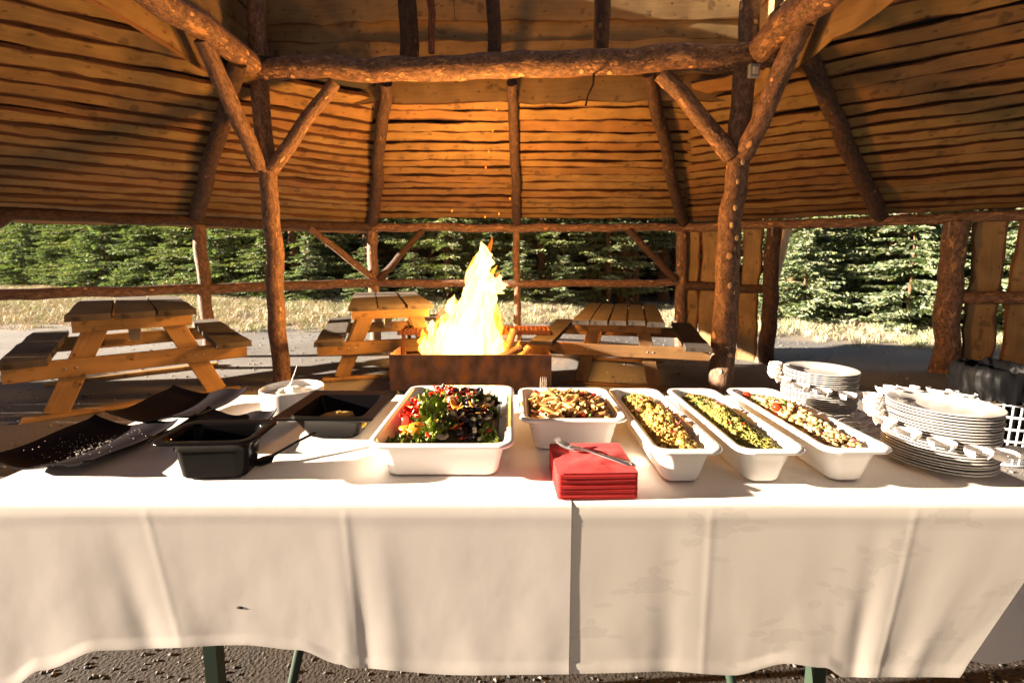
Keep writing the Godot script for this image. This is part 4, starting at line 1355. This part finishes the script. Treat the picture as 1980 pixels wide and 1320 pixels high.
func tray_mesh(w: float, d: float) -> ArrayMesh:
	var rows := []
	var wave := func(f: float) -> float: return 0.012 + 0.007 * sin(f * TAU * 1.6 + 0.6) + 0.024 * pow(absf(f * 2 - 1), 5.0)
	for side in 2:
		var rs := []
		for i in 14:
			var r := PackedVector3Array()
			for j in 33:
				var f := j / 32.0
				var g := i / 13.0
				var y: float = wave.call(f) + 0.004 * sin(g * 7 + f * 2) + 0.012 * pow(absf(g * 2 - 1), 9.0)
				r.append(Vector3((f - 0.5) * w, y - side * 0.005, (g - 0.5) * d))
			rs.append(r)
		rows.append(rs)
	var b := MB.new()
	b.grid(rows[0])
	b.grid(rows[1])
	for e in [[0, 0], [13, 13]]:
		b.grid([rows[0][e[0]], rows[1][e[0]]])
	for j in [0, 32]:
		var a := PackedVector3Array()
		var c := PackedVector3Array()
		for i in 14:
			a.append(rows[0][i][j]); c.append(rows[1][i][j])
		b.grid([a, c])
	return b.mesh()

func fork_mesh(l := 0.19) -> ArrayMesh:
	var b := MB.new()
	var s := l / 0.19
	tube([Vector3(-0.095, 0.002, 0) * s, Vector3(-0.088, 0.003, 0) * s, Vector3(-0.05, 0.004, 0) * s, Vector3(-0.01, 0.004, 0) * s, Vector3(0.025, 0.005, 0) * s, Vector3(0.036, 0.004, 0) * s, Vector3(0.046, 0.001, 0) * s, Vector3(0.055, 0.0, 0) * s], [0.004 * s, 0.009 * s, 0.0075 * s, 0.0045 * s, 0.0032 * s, 0.007 * s, 0.011 * s, 0.0115 * s], 10, b, 0.3)
	for k in 4:
		var z := (k - 1.5) * 0.0062
		tube([Vector3(0.050, 0.0, z) * s, Vector3(0.065, 0.0, z) * s, Vector3(0.085, 0.004, z) * s, Vector3(0.098, 0.010, z * 0.95) * s], [0.0024 * s, 0.002 * s, 0.0018 * s, 0.0006 * s], 6, b, 0.7)
	return b.mesh()

func clip_mesh() -> ArrayMesh:
	var b := MB.new()
	var rows := []
	for k in 25:
		var an := deg_to_rad(38 + (322 - 38) * k / 24.0)
		var row := PackedVector3Array()
		for e in [[0.0175, -0.011], [0.0238, 0.000], [0.0255, 0.008], [0.0270, 0.008], [0.0256, -0.001], [0.0192, -0.0125]]:
			row.append(Vector3(0.034 + e[0] * cos(an), e[1], e[0] * sin(an) * 1.15))
		rows.append(row)
	b.grid(rows, true)
	b.fan(rows[0])
	b.fan(rows[24])
	boxy(Vector3(0.030, 0.0018, 0.020), 0.0008, b, Vector3(-0.004, 0.0042, 0))
	boxy(Vector3(0.026, 0.0018, 0.018), 0.0008, b, Vector3(-0.002, -0.0050, 0))
	boxy(Vector3(0.0026, 0.011, 0.020), 0.0008, b, Vector3(0.010, -0.0005, 0))
	return b.mesh()

func build_plates() -> void:
	var r := 0.115
	var pl := lathe([Vector2(0.001, 0.004), Vector2(0.045, 0.0035), Vector2(0.066, 0.004), Vector2(0.072, 0.008), Vector2(0.078, 0.012), Vector2(0.1, 0.0165), Vector2(r - 0.002, 0.0185), Vector2(r, 0.0178), Vector2(r - 0.001, 0.0158), Vector2(0.1, 0.0135), Vector2(0.079, 0.009), Vector2(0.071, 0.002), Vector2(0.060, 0.0), Vector2(0.055, 0.0), Vector2(0.053, 0.002), Vector2(0.001, 0.002)], 64).mesh()
	var cm := clip_mesh()
	var stacks := [
		{"c": Vector3(1.079, TOP + 0.001, -1.631), "n": 19, "dy": 0.0068, "what": "rear", "where": "rear plate stack behind the chickpea pan", "clips": [[18, 212], [16, 205], [14, 196], [13, 172], [12, 146], [11, 118], [10, 90], [9, 62]]},
		{"c": Vector3(1.09, TOP + 0.001, -1.169), "n": 21, "dy": 0.0071, "what": "front", "where": "front plate stack at the table corner", "clips": [[19, 214], [17, 207], [15, 199], [13, 180], [12, 156], [11, 131], [10, 105], [9, 78], [8, 48], [20, -105], [20, -78], [20, -52], [20, -30]]}]
	for s in stacks:
		var off := []
		for k in s.n:
			var o := Vector3(rr(-0.0025, 0.0025), k * s.dy, rr(-0.0025, 0.0025))
			off.append(o)
			var lab: String = ordinal(k + 1) + " plate from the bottom of the " + s.where
			if k == s.n - 1: lab = "topmost plate of the " + s.where
			elif k == 0: lab = "bottom plate of the " + s.where
			solo("plate", pl, M.porcelain, lab, "plate", s.c + o, rr(0, TAU), s.what + " plate stack")
		var no := 0
		for e in s.clips:
			var an := deg_to_rad(e[1])
			var dir := Vector3(cos(an), 0, sin(an))
			var p: Vector3 = s.c + off[e[0]] + Vector3(0, 0.0165, 0) + dir * (r - 0.004)
			var o := solo("glass_clip", cm, M.clip_plastic, ordinal(no + 1) + " white glass clip, counted clockwise from the left, on the " + s.what + " plate stack", "clip", p, -an + rr(-0.12, 0.12), "glass clips on the " + s.what + " stack")
			o.rotation.z = -0.04
			o.scale = Vector3.ONE * 0.88
			no += 1

func build_ware() -> void:
	var tm := tray_mesh(0.262, 0.30)
	solo("wavy_tray", tm, M.black_melamine, "black wavy serving tray with crumbs at the front left corner of the table", "tray", Vector3(-1.14, TOP + 0.0035, -1.235), -0.06)
	solo("wavy_tray", tm, M.black_melamine, "black wavy serving tray lying behind the crumb-strewn one", "tray", Vector3(-1.08, TOP + 0.022, -1.52), 0.03)
	solo("wavy_tray", tray_mesh(0.22, 0.26), M.black_melamine, "smaller black wavy tray half hidden behind the deep black tub", "tray", Vector3(-0.862, TOP + 0.004, -1.345), 0.0)
	# crumbs on the front tray
	var cr := []
	for k in 170:
		var x := rng.randfn(-0.02, 0.055)
		var z := rng.randfn(0.0, 0.06)
		if absf(x) > 0.12 or absf(z) > 0.14: continue
		var f := x / 0.262 + 0.5
		var y := 0.012 + 0.007 * sin(f * TAU * 1.6 + 0.6) + 0.024 * pow(absf(f * 2 - 1), 5.0) + 0.004
		cr.append(Transform3D(spin(rr(0, 3), rr(0, 3), 0, rr(0.4, 1.0)), Vector3(-1.14 + x, TOP + 0.004 + y, -1.235 + z)))
	tag(crowd(self, "bread_crumbs", blob(Vector3(0.0016, 0.0011, 0.0014), 5, 4, 0.4), M.crumb, cr), "pale crumbs sprinkled over the front black tray", "crumbs")
	# deep black tub
	var k := func(w: float, d: float, i: float, r: float, y: float) -> Array: return [w - 2 * i, d - 2 * i, r, y]
	var w := 0.236
	var d := 0.168
	solo("black_tub", rloft([k.call(w, d, 0.047, 0.02, 0.0), k.call(w, d, 0.042, 0.024, 0.006), k.call(w, d, 0.034, 0.028, 0.07), k.call(w, d, 0.034, 0.028, 0.07), k.call(w, d, 0.031, 0.028, 0.071), k.call(w, d, 0.029, 0.028, 0.092), k.call(w, d, 0.006, 0.034, 0.095), k.call(w, d, 0.0, 0.036, 0.099), k.call(w, d, 0.004, 0.034, 0.103), k.call(w, d, 0.022, 0.026, 0.102), k.call(w, d, 0.032, 0.024, 0.095), k.call(w, d, 0.044, 0.02, 0.012), k.call(w, d, 0.055, 0.014, 0.006)]).mesh(), M.black_plastic, "deep glossy black tub standing at the front edge of the cloth", "tub", Vector3(-0.714, TOP + 0.0045, -1.112), 0.06)
	# shallow black dish with wide rim
	w = 0.285
	d = 0.292
	var dish := solo("black_dish", rloft([k.call(w, d, 0.075, 0.02, 0.0), k.call(w, d, 0.070, 0.02, 0.004), k.call(w, d, 0.040, 0.02, 0.066), k.call(w, d, 0.002, 0.010, 0.074), k.call(w, d, 0.0, 0.010, 0.077), k.call(w, d, 0.003, 0.010, 0.080), k.call(w, d, 0.003, 0.010, 0.080), k.call(w, d, 0.040, 0.014, 0.076), k.call(w, d, 0.040, 0.014, 0.076), k.call(w, d, 0.074, 0.016, 0.010), k.call(w, d, 0.080, 0.016, 0.006)]).mesh(), M.black_plastic, "square black dish with wide flat rim holding butter slices", "dish", Vector3(-0.522, TOP + 0.0045, -1.405), -0.02)
	for e in [[-0.025, 0.012, 0.026, 0.056, 0.012, 0.034, 0.35, "cheese_slice", "brownish cheese slice at the back of the square black dish"], [0.038, 0.02, 0.055, 0.05, 0.014, 0.028, 0.1, "butter", "sunlit yellow butter pat in the square black dish"], [-0.01, 0.03, 0.0, 0.05, 0.014, 0.03, 0.3, "cheese_slice", "pale cheese slice lying on top of the others in the black dish"]]:
		solo("butter_slice", blob(Vector3(e[3], e[4], e[5]), 14, 8, 0.25), M[e[7]], e[8], "butter", Vector3(-0.522 + e[0], TOP + 0.014 + e[1], -1.405 + e[2]), e[6])
	# white bowl of cream with a thin handle
	var bowl := lathe([Vector2(0.001, 0.002), Vector2(0.075, 0.0), Vector2(0.088, 0.003), Vector2(0.097, 0.02), Vector2(0.1015, 0.075), Vector2(0.1015, 0.082), Vector2(0.0985, 0.084), Vector2(0.096, 0.081), Vector2(0.091, 0.025), Vector2(0.08, 0.012), Vector2(0.001, 0.01)], 56).mesh()
	var bc := Vector3(-0.752, TOP + 0.0045, -1.585)
	solo("white_bowl", bowl, M.white_melamine, "round white bowl of cream behind the square black dish", "bowl", bc)
	var rows := []
	for i in 13:
		var row := PackedVector3Array()
		for j in 36:
			var an := TAU * j / 36
			var q := i / 12.0
			row.append(Vector3(cos(an) * 0.0925 * q, 0.062 + 0.012 * sin(q * 9.0 + an * 1.0) * (1.0 - q * 0.5) * (0.6 + 0.8 * noise.get_noise_2d(an * 30, q * 60)) + 0.016 * (1 - q), sin(an) * 0.0925 * q))
		rows.append(row)
	var cb := MB.new()
	cb.grid(rows, true)
	solo("cream_dip", cb.mesh(), M.cream, "swirled pale cream dip filling the white bowl", "dip", bc)
	solo("dip_spoon", tube([Vector3(-0.02, 0.07, 0.0), Vector3(0.0, 0.10, 0.004), Vector3(0.025, 0.16, 0.01)], [0.006, 0.0012, 0.0009], 8).mesh(), M.steel, "thin steel spoon handle standing in the cream bowl", "spoon", bc)
	# black serving spoon by the dish
	solo("serving_spoon", tube([Vector3(-0.085, 0.004, 0.0), Vector3(-0.07, 0.003, 0.0), Vector3(-0.045, 0.004, 0.0), Vector3(-0.03, 0.010, 0.0), Vector3(0.03, 0.024, 0.0), Vector3(0.09, 0.034, 0.0)], [0.008, 0.022, 0.024, 0.008, 0.006, 0.008], 12, null, 0.3).mesh(), M.black_plastic, "black plastic serving spoon lying between the tub and the square dish", "spoon", Vector3(-0.60, TOP + 0.008, -1.20), 0.95)
	# napkins
	var nk := thing("napkin_stack", "thick stack of red paper napkins with two forks on it", "napkins", Vector3(0.184, TOP + 0.0035, -1.062), 0.03)
	var lay := []
	for q in 3: lay.append(rloft([[0.1752, 0.1692, 0.006, -0.00165], [0.176, 0.170, 0.007, -0.0011], [0.176, 0.170, 0.007, 0.0011], [0.1752, 0.1692, 0.006, 0.00165]]).mesh())
	for q in 17: part(nk, "napkin", lay[q % 3], M.napkin_red, Transform3D(Basis(Vector3.UP, rr(-0.005, 0.005)), Vector3(rr(-0.0008, 0.0008), 0.0017 + q * 0.0033, rr(-0.0015, 0.0015))))
	var nr := []
	for i in 25:
		var r := PackedVector3Array()
		for j in 25:
			var u := j / 24.0 - 0.5
			var v := i / 24.0 - 0.5
			var e := maxf(absf(u), absf(v)) * 2
			r.append(Vector3(u * 0.174, 0.0588 + (0.009 * maxf(0, noise.get_noise_2d(u * 70 + 40, v * 70)) + 0.0012 * absf(noise.get_noise_2d(u * 240, v * 120)) + 0.001) * (1.0 - pow(e, 6.0)), v * 0.168))
		nr.append(r)
	var nb := MB.new()
	nb.grid(nr)
	part(nk, "top_napkin", nb.mesh(), M.napkin_red)
	var fm := fork_mesh()
	for e in [[0.186, 0.852, -1.058, 2.52, "upper fork lying crosswise on the red napkins"], [0.196, 0.846, -1.062, 2.62, "lower fork lying crosswise on the red napkins"]]:
		var o := solo("fork", fm, M.steel, e[4], "fork", Vector3(e[0], e[1], e[2]), e[3], "forks on the napkins")
		o.rotation.z = 0.06
	var o2 := solo("fork", fm, M.steel, "fork standing behind the pasta pan with only its tines showing", "fork", Vector3(0.105, 0.812, -1.547), 0.0)
	o2.rotation = Vector3(0.0, PI / 2, 1.35)
	for e in [[-0.362, -1.33, 1.75, "nearest"], [-0.359, -1.36, 1.62, "second nearest"], [-0.363, -1.39, 1.5, "third nearest"], [-0.36, -1.42, 1.68, "farthest"]]:
		solo("fork", fm, M.steel, e[3] + " steel fork in the row between square dish and salad pan", "fork", Vector3(e[0], TOP + 0.008 + 0.004 * (e[1] + 1.42) * 10, e[1]), e[2], "forks beside the salad")
	for q in 7:
		var o3 := solo("fork", fm, M.steel, ordinal(q + 1) + " steel fork from the bottom of the pile between plate stacks", "fork", Vector3(0.995 + rr(-0.03, 0.03), TOP + 0.008 + q * 0.005, -1.385 + rr(-0.03, 0.03)), rr(-0.3, 0.5), "forks between the plates")

func build_bin() -> void:
	var at := Vector3(3.2, 0.0, -3.02)
	var t := thing("lattice_bin", "white plastic lattice bin lined with a black bag by the doorway", "bin", at)
	var r0 := 0.17
	var r1 := 0.21
	var h := 0.56
	for k in 30:
		var an := TAU * k / 30
		part(t, "upright", tube([Vector3(cos(an) * r0, 0.01, sin(an) * r0), Vector3(cos(an) * r1, h, sin(an) * r1)], [0.006, 0.006], 5).mesh(), M.bin_white)
	for k in 8:
		var y := 0.012 + (h - 0.012) * k / 7.0
		var r := lerpf(r0, r1, k / 7.0)
		var rg := lathe([Vector2(r - 0.005, y - 0.007), Vector2(r + 0.007, y - 0.007), Vector2(r + 0.007, y + 0.007), Vector2(r - 0.005, y + 0.007), Vector2(r - 0.005, y - 0.007)], 36).mesh()
		part(t, "hoop", rg, M.bin_white)
	part(t, "base", lathe([Vector2(0.001, 0.008), Vector2(r0, 0.008), Vector2(r0, 0.016), Vector2(0.001, 0.016)], 30).mesh(), M.bin_white)
	var rows := []
	var prof := [[0.15, 0.06], [0.16, 0.2], [0.185, 0.45], [0.19, 0.56], [0.2, 0.595], [0.225, 0.615], [0.25, 0.60], [0.264, 0.56], [0.262, 0.52], [0.266, 0.49], [0.262, 0.46], [0.264, 0.43]]
	for i in prof.size():
		var row := PackedVector3Array()
		for j in 110:
			var an := TAU * j / 110
			var q: float = prof[i][0] * (1.0 + (0.07 if i > 4 else 0.03) * noise.get_noise_2d(j * 60.0, i * 25.0) + (0.05 if i > 3 else 0.0) * noise.get_noise_2d(j * 23.0, i * 14.0 + 50))
			row.append(Vector3(cos(an) * q, prof[i][1] + (0.035 if i > 2 else 0.0) * noise.get_noise_2d(j * 8.0 + 200, i * 9.0), sin(an) * q))
		rows.append(row)
	var b := MB.new()
	b.grid(rows, true)
	solo("bin_bag", b.mesh(), M.bag_black, "crumpled black bag lining the white lattice bin", "bin bag", at)

# ------------------------------------------------------------------ wood behind
func spruce_crown(sd: int, hgt: float, rad: float, low: float, dense: float, base: Color) -> ArrayMesh:
	var r := RandomNumberGenerator.new()
	r.seed = sd
	var b := MB.new()
	var y := low
	while y < hgt - 0.15:
		var f := y / hgt
		var nb := 7 if y < 4.0 else 5
		for q in nb:
			var az := r.randf() * TAU
			var ln := rad * pow(1.0 - f, 0.75) * r.randf_range(0.7, 1.12) + 0.1
			var yy := y + r.randf_range(-0.12, 0.12)
			var out := Vector3(cos(az), 0, sin(az))
			var side := Vector3(-sin(az), 0, cos(az))
			var droop := r.randf_range(0.1, 0.32)
			var step := 0.10 / dense if y < 4.0 else 0.3
			var s := 0.12 * ln
			var at := func(d: float) -> Vector3:
				var g := d / ln
				return Vector3(0, yy, 0) + out * d + Vector3(0, ln * (0.10 * g - droop * 2.2 * g * g + droop * 1.5 * g * g * g), 0)
			while s < ln:
				var p: Vector3 = at.call(s)
				var g := s / ln
				var tl := (0.10 + 0.42 * ln * (1.0 - g) * 0.62) * r.randf_range(0.7, 1.2)
				for sg in [-1.0, 1.0]:
					var dir: Vector3 = (out * 0.75 + side * sg * r.randf_range(0.6, 1.0) + Vector3(0, r.randf_range(-0.35, 0.1), 0)).normalized()
					var d := 0.0
					while d < tl:
						var c := p + dir * d + Vector3(0, -0.35 * d * d, 0)
						var le := r.randf_range(0.08, 0.15) * (1.0 if y < 4.0 else 1.8)
						var wd := le * 0.25
						var dd := (dir + Vector3(r.randf_range(-0.45, 0.45), r.randf_range(-0.45, 0.15), r.randf_range(-0.45, 0.45))).normalized()
						var ww := dd.cross(Vector3(r.randf_range(-1, 1), r.randf_range(-0.2, 1), r.randf_range(-1, 1))).normalized() * wd
						var t := r.randf_range(0.45, 1.6)
						b.tint = Color(base.r * t * r.randf_range(0.85, 1.2), base.g * t, base.b * t * r.randf_range(0.7, 1.3))
						b.quad(c - ww * 0.3, c + dd * le * 0.45 + ww, c + dd * le, c + dd * le * 0.45 - ww)
						d += 0.05 / dense if y < 4.0 else 0.17
				s += step
		y += (0.33 / dense if y < 4.0 else 0.4) * r.randf_range(0.8, 1.2)
	return b.mesh()

func trunk_mesh(h: float, r: float, stubs: int) -> ArrayMesh:
	var b := log_shape([Vector3(0, -0.2, 0), Vector3(0.03, h * 0.4, 0.02), Vector3(0, h, 0)], r, r * 0.15, 10, 0.1)
	for k in stubs:
		var y := rr(0.4, 3.6)
		var an := rr(0, TAU)
		var d := Vector3(cos(an), rr(-0.4, 0.1), sin(an))
		var l := rr(0.4, 1.3)
		tube([Vector3(0, y, 0), Vector3(0, y, 0) + d * l * 0.5 + Vector3(0, 0.03, 0), Vector3(0, y, 0) + d * l], [0.018, 0.011, 0.004], 5, b)
	return b.mesh()

func build_wood() -> void:
	var kinds := []
	# full spruces down to the ground, looser ones, bare-stemmed ones, young ones
	kinds.append([spruce_crown(1, 8.5, 2.3, 0.25, 1.15, Color(0.175, 0.205, 0.120)), trunk_mesh(8.3, 0.15, 8)])
	kinds.append([spruce_crown(2, 9.5, 2.5, 0.6, 1.0, Color(0.190, 0.21, 0.110)), trunk_mesh(9.2, 0.17, 12)])
	kinds.append([spruce_crown(3, 10.0, 2.1, 2.0, 0.8, Color(0.15, 0.165, 0.09)), trunk_mesh(9.8, 0.2, 26)])
	kinds.append([spruce_crown(4, 3.4, 1.5, 0.1, 1.3, Color(0.20, 0.24, 0.145)), trunk_mesh(3.2, 0.06, 4)])
	var names := ["broad low-boughed spruce", "loose drooping spruce", "bare-stemmed spruce", "young bushy spruce"]
	var spots := [
		# kind, x, z, scale
		[3, -13.0, -4.2, 0.9], [3, -6.0, -13.9, 0.6], [1, -7.0, -15.4, 0.95],  # first spruce is added out of view at left to shade the picnic table
		[2, -4.7, -15.8, 1.0], [2, -3.5, -17.2, 1.1], [3, -4.1, -13.3, 0.5], [3, -2.7, -13.2, 0.45], [1, -2.0, -15.0, 0.9], [0, -0.6, -15.2, 0.85], [1, 0.9, -14.6, 0.85], [3, 0.2, -13.3, 0.55], [3, 1.4, -13.2, 0.45],
		[2, 1.75, -16.2, 0.9], [2, 3.65, -15.6, 1.25], [2, 4.05, -15.9, 1.05], [1, 2.9, -14.4, 0.7], [2, 5.4, -17.0, 1.1], [2, 6.4, -18.5, 1.2],
		[0, 7.4, -12.6, 0.85], [3, 6.9, -11.2, 0.75], [0, 9.4, -11.9, 0.95], [3, 8.6, -10.3, 0.85], [3, 10.2, -9.5, 0.9], [0, 11.8, -10.6, 1.05], [3, 12.2, -8.6, 0.9], [1, 14.2, -9.6, 1.0], [0, 16.5, -9.0, 1.1], [3, 14.0, -7.4, 0.85]]
	for k in 26:
		spots.append([[0, 1, 2][k % 3], -26.0 + k * 2.1 + rr(-0.7, 0.7), -20.0 + rr(-1.2, 1.2), rr(0.95, 1.3)])
	for k in 24:
		spots.append([[0, 1][k % 2], -32.0 + k * 2.8 + rr(-0.7, 0.7), -24.5 + rr(-1.2, 1.2), rr(1.1, 1.5)])
	for k in 18:
		spots.append([0, -34.0 + k * 4.0 + rr(-0.7, 0.7), -29.5 + rr(-1.2, 1.2), rr(1.3, 1.8)])
	for e in spots:
		if e[2] < -18.6 and e[1] < -6.0: e[2] += (e[1] + 6.0) * 0.55
	for k in 12:   # the edge of the wood draws back towards the left
		var x := -8.6 - k * 2.15 + rr(-0.3, 0.3)
		var z := -15.4 + 0.55 * (x + 7.0) + rr(-0.4, 0.4)
		spots.append([[0, 1, 0][k % 3], x, z, rr(0.95, 1.2)])
		spots.append([3, x + 0.9, z + 1.7 + rr(-0.3, 0.3), rr(0.65, 1.05)])
	spots.sort_custom(func(a, b): return a[1] < b[1])
	var seen := {}
	for e in spots:
		var front: bool = e[2] > -17.3 + minf(0.0, e[1] + 6.0) * 0.55
		var row: String = "along the front edge of the wood" if front else "in the dark rows behind"
		var key: String = names[e[0]] + row
		seen[key] = seen.get(key, 0) + 1
		var t := thing("spruce_tree", names[e[0]] + ", " + ordinal(seen[key]) + " from left " + row, "tree", Vector3(e[1], ground_y(e[1], e[2]) - 0.03, e[2]), rr(0, TAU), "spruces " + row)
		t.scale = Vector3.ONE * float(e[3])
		part(t, "trunk", kinds[e[0]][1], M.trunk_bark)
		part(t, "crown", kinds[e[0]][0], M.needles)
	# dry grass
	var gb := MB.new()
	for k in 26:
		var an := rr(0, TAU)
		var l := rr(0.08, 0.34)
		var o := Vector3(rr(-0.14, 0.14), -0.02, rr(-0.14, 0.14))
		var d := Vector3(cos(an), 0, sin(an)) * rr(0.4, 1.6)
		var sd := Vector3(-sin(an), 0, cos(an)) * 0.006
		var g := rr(0.7, 1.1)
		gb.tint = Color(0.62 * g, 0.54 * g, 0.40 * g)
		var p1 := o + (d * 0.4 + Vector3.UP * 0.6) * l
		var p2 := o + (d + Vector3.UP * rr(0.4, 0.8)) * l
		gb.quad(o - sd, o + sd, p1 + sd * 0.8, p1 - sd * 0.8)
		gb.quad(p1 - sd * 0.8, p1 + sd * 0.8, p2, p2)
	var pl := []
	var cl := []
	var tries := 0
	while pl.size() < 8500 and tries < 60000:
		tries += 1
		var x := rr(-20, 20) if tries % 3 else rr(-32, -6)
		var z := rr(-15, -6.6) if tries % 3 else rr(-30, -10)
		if rng.randf() > grass_share(x, z) or rng.randf() < wood_share(x, z) * 0.85: continue
		pl.append(Transform3D(spin(rr(-0.15, 0.15), rr(0, TAU), rr(-0.15, 0.15), rr(0.4, 0.9)), Vector3(x, ground_y(x, z), z)))
		var q := rr(0.0, 1.0)
		cl.append(Color(1, 1, 1).lerp(Color(0.55, 0.85, 0.5), q * q * q) * rr(0.8, 1.1))
	tag(crowd(self, "dry_grass", gb.mesh(), M.dry_grass, pl, cl), "pale dry grass along the edge of the wood", "grass")

# ------------------------------------------------------------------ all
func _ready() -> void:
	rng.seed = 20240611
	# camera
	var cam := Camera3D.new()
	cam.name = "camera"
	add_child(cam)
	cam.position = Vector3(0, 1.3, 0)
	cam.rotation_degrees = Vector3(-7.0, 0, 0)
	var at := CameraAttributesPhysical.new()
	at.frustum_focal_length = 17.0
	at.frustum_focus_distance = 1.45
	at.exposure_aperture = 5.0
	at.frustum_near = 0.05
	at.frustum_far = 400.0
	cam.attributes = at
	cam.projection = Camera3D.PROJECTION_FRUSTUM
	cam.near = 0.05
	cam.far = 400.0
	cam.size = 2.0 * 0.05 * 660.0 / 920.0
	cam.frustum_offset = Vector2(0, -46.0 / 920.0 * 0.05)
	cam.current = true
	# sky, exposure
	var we := WorldEnvironment.new()
	we.name = "world"
	var env := Environment.new()
	var sky := Sky.new()
	var sm := ProceduralSkyMaterial.new()
	sm.sky_top_color = Color(0.50, 0.60, 0.76)
	sm.sky_horizon_color = Color(0.98, 0.85, 0.69)
	sm.ground_horizon_color = Color(0.45, 0.42, 0.38)
	sm.ground_bottom_color = Color(0.2, 0.19, 0.17)
	sm.sky_curve = 0.2
	sm.sun_angle_max = 20.0
	sm.sky_energy_multiplier = 0.33
	sky.sky_material = sm
	env.background_mode = Environment.BG_SKY
	env.sky = sky
	env.tonemap_mode = Environment.TONE_MAPPER_LINEAR
	env.tonemap_exposure = 7.5
	env.sdfgi_enabled = true
	env.ssao_enabled = true
	env.ssil_enabled = true
	we.environment = env
	add_child(we)
	# low sun from the left
	var sun := DirectionalLight3D.new()
	sun.name = "sun"
	add_child(sun)
	sun.look_at_from_position(Vector3.ZERO, -Vector3(-1.0, 0.235, 0.055))
	sun.light_color = Color(1.0, 0.92, 0.82)
	sun.light_energy = 1.6
	sun.light_angular_distance = 0.5
	sun.shadow_enabled = true

	make_materials()
	build_ground()
	build_pavilion()
	build_wood()
	build_picnic()
	build_fire()
	build_buffet()
	build_salad()
	build_pasta()
	build_grain("long white food pan holding the yellow couscous, next to the pasta", "couscous_salad", "yellow couscous salad with red shreds in the long pan beside the pasta", 0.398, -1.277, 0.170, "couscous_bed", Color(0.46, 0.31, 0.06), Color(0.30, 0.12, 0.03), 3200, 31.0, 2.2, 20, "red_shred", 6)
	build_grain("long white food pan holding the green bulgur, middle of the three long pans", "bulgur_salad", "green flecked bulgur salad in the middle long pan", 0.588, -1.277, 0.164, "bulgur_bed", Color(0.30, 0.25, 0.045), Color(0.14, 0.14, 0.025), 4200, 61.0, 1.0, 6, "red_shred", 10)
	build_chickpea()
	build_plates()
	build_ware()
	build_bin()
